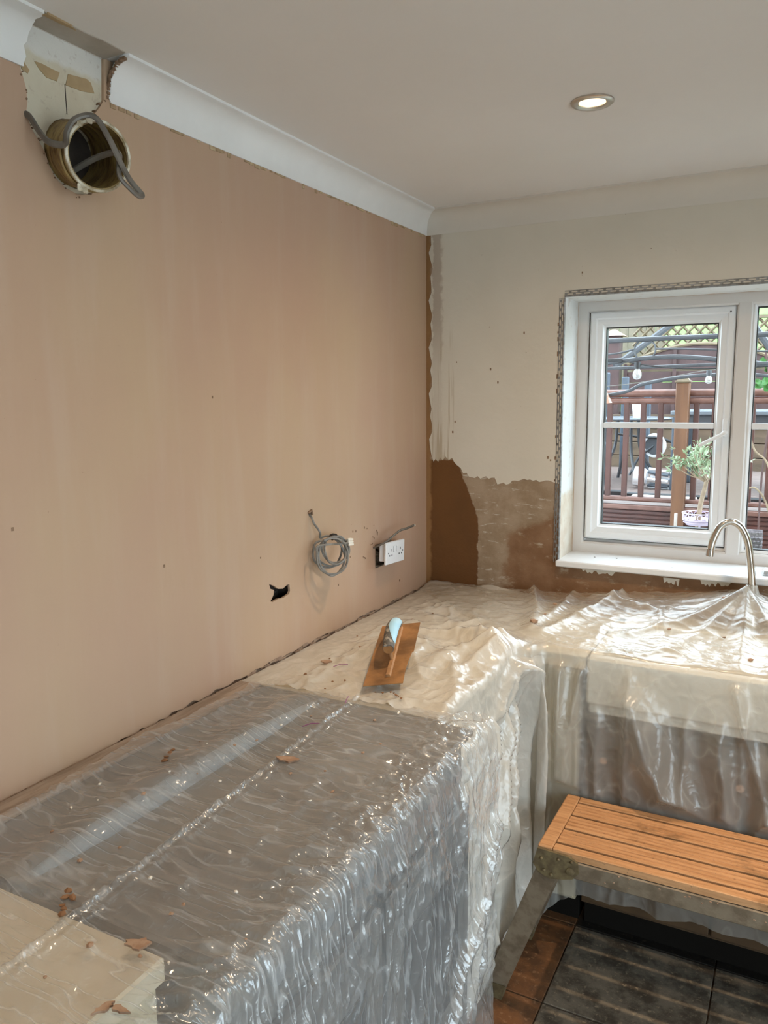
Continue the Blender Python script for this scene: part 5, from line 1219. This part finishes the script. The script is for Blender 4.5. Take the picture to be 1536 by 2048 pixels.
MB().tube(catmull([(-0.6, 2.6, 1.72), (0.2, 2.6, 1.765), (0.55, 2.6, 1.815), (0.75, 2.6, 1.85), (0.9, 2.6, 1.86)]), 0.0025, 5).build('thin_wire', M['cable2'], fs)
# wooden bird lantern at the left of the sash
ln = empty('hanging_lantern', (0.16, 2.45, 1.62), 'pale copper hanging lantern at the left edge of the window view', 'lantern')
MB().add([(0.125, 2.42, 1.635), (0.205, 2.42, 1.650), (0.205, 2.50, 1.650), (0.125, 2.50, 1.635), (0.135, 2.44, 1.72), (0.172, 2.44, 1.722), (0.172, 2.48, 1.722), (0.135, 2.48, 1.72)], [(0, 1, 2, 3), (0, 1, 5, 4), (1, 2, 6, 5), (2, 3, 7, 6), (3, 0, 4, 7), (4, 5, 6, 7)]).build('shade', M['copper'], ln)
MB().tube([(0.155+0.012*math.cos(a), 2.46, 1.755+0.030*math.sin(a)) for a in [i*math.pi/8 for i in range(17)]], 0.003, 5).build('hook', M['white_plastic'], ln)

# olive tree in a tall pot with a lilac wire basket
ol = empty('olive_tree', (0.775, 2.5, -0.16), 'small potted olive tree with pale trunk outside the window', 'tree')
trunk = catmull([(0.765, 2.5, 0.50), (0.772, 2.5, 0.80), (0.782, 2.5, 0.98), (0.803, 2.5, 1.10), (0.815, 2.5, 1.16)], 6)
MB().tube(trunk, [0.018-0.006*i/(len(trunk)-1) for i in range(len(trunk))], 8).build('trunk', M['bark'], ol, smooth=True)
r = random.Random(77); lv = []; lf = []
tips = []
for k in range(16):
    a = r.uniform(0, 6.28); el = r.uniform(0.1, 1.3); L = r.uniform(0.14, 0.30)
    b0 = Vector(trunk[-1 - r.randrange(0, 3)]); d = Vector((math.cos(a)*math.cos(el), math.sin(a)*math.cos(el)*0.8, math.sin(el)))
    if k < 3: d = Vector((-0.85-0.05*k, 0.1, 0.28+0.2*k)).normalized(); L = 0.24
    p1 = b0+d*L*0.5+Vector((0, 0, -0.01)); p2 = b0+d*L+Vector((0, 0, 0.03))
    MB().tube(catmull([b0, p1, p2], 4), [0.006-0.0005*i for i in range(9)], 5).build('branch', M['bark'], ol, smooth=True)
    for q in range(9):
        tips.append((b0+(p2-b0)*r.uniform(0.45, 1.1)+Vector((r.gauss(0, .025), r.gauss(0, .03), r.gauss(0, .025))), d))
for c, d in tips:
    for q in range(3):
        dd = (d*0.4+Vector((r.gauss(0, 1), r.gauss(0, 1), r.gauss(0.4, 0.7)))).normalized(); L = r.uniform(0.030, 0.055); w = dd.cross(Vector((r.gauss(0, 1), r.gauss(0, 1), r.gauss(0, 1)))).normalized()*L*0.17
        b = len(lv); m_ = c+dd*L*0.5+w.cross(dd).normalized()*0.004; lv += [c, m_+w, c+dd*L, m_-w]; lf.append((b, b+1, b+2, b+3))
fo = new_obj('foliage', lv, lf, M['leaf'], ol); fo['kind'] = 'stuff'
MB().lathe([(0.0, 0.0), (0.13, 0.0), (0.17, 0.60), (0.18, 0.62), (0.165, 0.62), (0.15, 0.58), (0.0, 0.58)], axis_matrix((0.765, 2.5, -0.16), (0, 0, 1)), 24).build('pot', M['patio'], ol, smooth=True)
wb_ = empty('wire_basket', (0.775, 2.5, 0.88), 'lilac scrolled wire basket round the olive trunk', 'basket')
for z, rd in ((0.945, 0.098), (0.900, 0.094), (0.885, 0.088)):
    MB().tube([(0.775+rd*math.cos(a), 2.5+rd*math.sin(a), z) for a in [i*math.pi/16 for i in range(33)]], 0.004, 6).build('hoop', M['lavender'], wb_, smooth=True)
for k in range(14):
    a0 = 2*math.pi*k/14
    pts_ = [(0.775+0.096*math.cos(a0+0.17*math.cos(t)), 2.5+0.096*math.sin(a0+0.17*math.cos(t)), 0.922+0.018*math.sin(t)) for t in [i*math.pi/6 for i in range(13)]]
    MB().tube(pts_, 0.0028, 5).build('scroll', M['lavender'], wb_, smooth=True)
MB().lathe([(0.0, 0.0), (0.075, 0.0), (0.090, 0.040), (0.082, 0.038), (0.0, 0.010)], axis_matrix((0.775, 2.5, 0.868), (0, 0, 1)), 20).build('liner', M['lavender'], wb_, smooth=True)
MB().tube([(0.775+0.06*math.cos(a), 2.5+0.06*math.sin(a), 0.87) for a in (0, 2.1, 4.2)]+[(0.775+0.06, 2.5, 0.87)], 0.005, 5).tube([(0.79, 2.45, 0.46), (0.79, 2.45, 0.88)], 0.008, 6).build('stand', M['lavender'], wb_)
plain('garden_stake', MB().box((0.62, 2.55, -0.16), (0.638, 2.57, 0.925), 0.002), 'sandstone', 'thin white garden stake left of the wire basket', 'stake')

# rattan chair backs and clipped box below the window
def rattan_back(x0, x1, z0, z1, y, label, tilt):
    e = empty('rattan_chair', ((x0+x1)/2, y, -0.16), label, 'chair', 'grey rattan chairs')
    MB().prism([(x0, -0.16), (x1, -0.16), (x1, z1), (x0+0.02, z1-tilt)], y, y+0.05, W_B).build('woven_back', M['rattan'], e)
    MB().tube([(x0, y+0.025, z1-tilt), (x1, y+0.025, z1)], 0.014, 6).build('top_roll', M['rattan'], e, smooth=True)
    for k in range(9):
        z = z1-0.03-tilt*0.3-k*0.022
        MB().tube([(x0+0.02+(x1-x0-0.02)*i/22, y-0.004+0.004*(-1)**(i+k), z-tilt*0.6*(1-i/22)) for i in range(23)], 0.007, 5).build('weave_strand', M['rattan'], e)
    for xx in (x0+0.02, x1-0.02): MB().box((xx-0.02, y-0.40, -0.16), (xx+0.02, y-0.36, 0.5), 0.004).build('front_leg', M['rattan'], e)
    MB().box((x0, y-0.42, 0.26), (x1, y, 0.32), 0.01).build('seat', M['rattan'], e)
rattan_back(0.20, 0.52, 0.3, 0.845, 2.2, 'grey woven rattan chair back below the left sash', 0.045)
rattan_back(0.93, 1.17, 0.3, 0.92, 2.0, 'taller grey woven rattan chair back seen through the right pane', 0.0)
bxh = MB(); r = random.Random(41)
for k in range(500):
    x = r.uniform(0.92, 1.7); y = r.uniform(1.18, 1.52); z = 0.85+0.05*math.sin(x*9)*math.cos(y*7)+r.uniform(-0.05, 0.02); s = r.uniform(0.012, 0.024)
    bxh.add([(x-s, y, z), (x, y-s, z+s*0.4), (x+s, y, z), (x, y+s*0.3, z+s)], [(0, 1, 2, 3), (0, 3, 1), (1, 3, 2)])
hd = empty('box_shrub', (1.3, 1.65, -0.16), 'clipped green box shrub at the bottom of the right pane', 'shrub')
o = bxh.build('foliage', M['moss'], hd); o['kind'] = 'stuff'
MB().box((0.95, 1.20, 0.35), (1.68, 1.50, 0.84), 0.05).build('leaf_core', M['moss'], hd)
MB().box((0.95, 1.17, -0.16), (1.68, 1.53, 0.36), 0.01).build('planter', M['patio'], hd)
# broad-leaved climber at the right
cl = empty('climbing_plant', (1.05, 3.2, -0.16), 'broad bright green leaves climbing at the right of the window view', 'plant')
MB().tube(catmull([(1.12, 3.2, -0.16), (1.10, 3.2, 1.0), (1.13, 3.2, 1.6), (1.08, 3.2, 2.0)]), 0.008, 6).build('stem', M['redwood'], cl, smooth=True)
r = random.Random(55)
for k in range(22):
    z = 1.62+0.45*r.random(); x = 1.10+r.uniform(-0.10, 0.12); L = r.uniform(0.05, 0.09); a = r.uniform(0, 6.28); y = 3.2+r.uniform(-0.06, 0.06)
    d = Vector((math.cos(a), -0.4, math.sin(a)*0.6-0.3)).normalized(); w = d.cross(Vector((0, 1, 0.2))).normalized()*L*0.32
    c = Vector((x, y, z)); up = w.cross(d).normalized()*0.008
    new_obj('leaf', [c, c+d*L*0.35+w, c+d*L*0.7+w*0.8, c+d*L, c+d*L*0.7-w*0.8, c+d*L*0.35-w, c+d*L*0.5+up], [(0, 1, 6), (1, 2, 6), (2, 3, 6), (3, 4, 6), (4, 5, 6), (5, 0, 6)], M['leaf_bright'], cl)
tw_ = empty('bare_twigs', (1.03, 2.1, 0.6), 'bare pale twigs crossing the right pane', 'twigs')
MB().tube(catmull([(1.25, 2.1, 0.6), (1.20, 2.1, 1.0), (1.12, 2.1, 1.16), (1.03, 2.1, 1.13)]), 0.006, 6).build('twig', M['bark'], tw_, smooth=True)
MB().tube(catmull([(1.25, 2.1, 0.9), (1.18, 2.1, 1.28), (1.10, 2.1, 1.38), (1.06, 2.1, 1.50)]), 0.006, 6).build('twig', M['bark'], tw_, smooth=True)
# light bulb packet on the sill at the right
pk = empty('clear_packet', (1.33, 0.05, WZ0+0.023), 'clear plastic packet lying on the sill right of the tap', 'packet')
MB().box((1.24, 0.02, WZ0+0.023), (1.40, 0.085, WZ0+0.041), 0.005).build('bag', M['sheetC'], pk)
MB().tube(catmull([(1.25, 0.03, WZ0+0.032), (1.31, 0.06, WZ0+0.034), (1.39, 0.07, WZ0+0.033)]), 0.006, 6).build('contents', M['cable2'], pk, smooth=True)
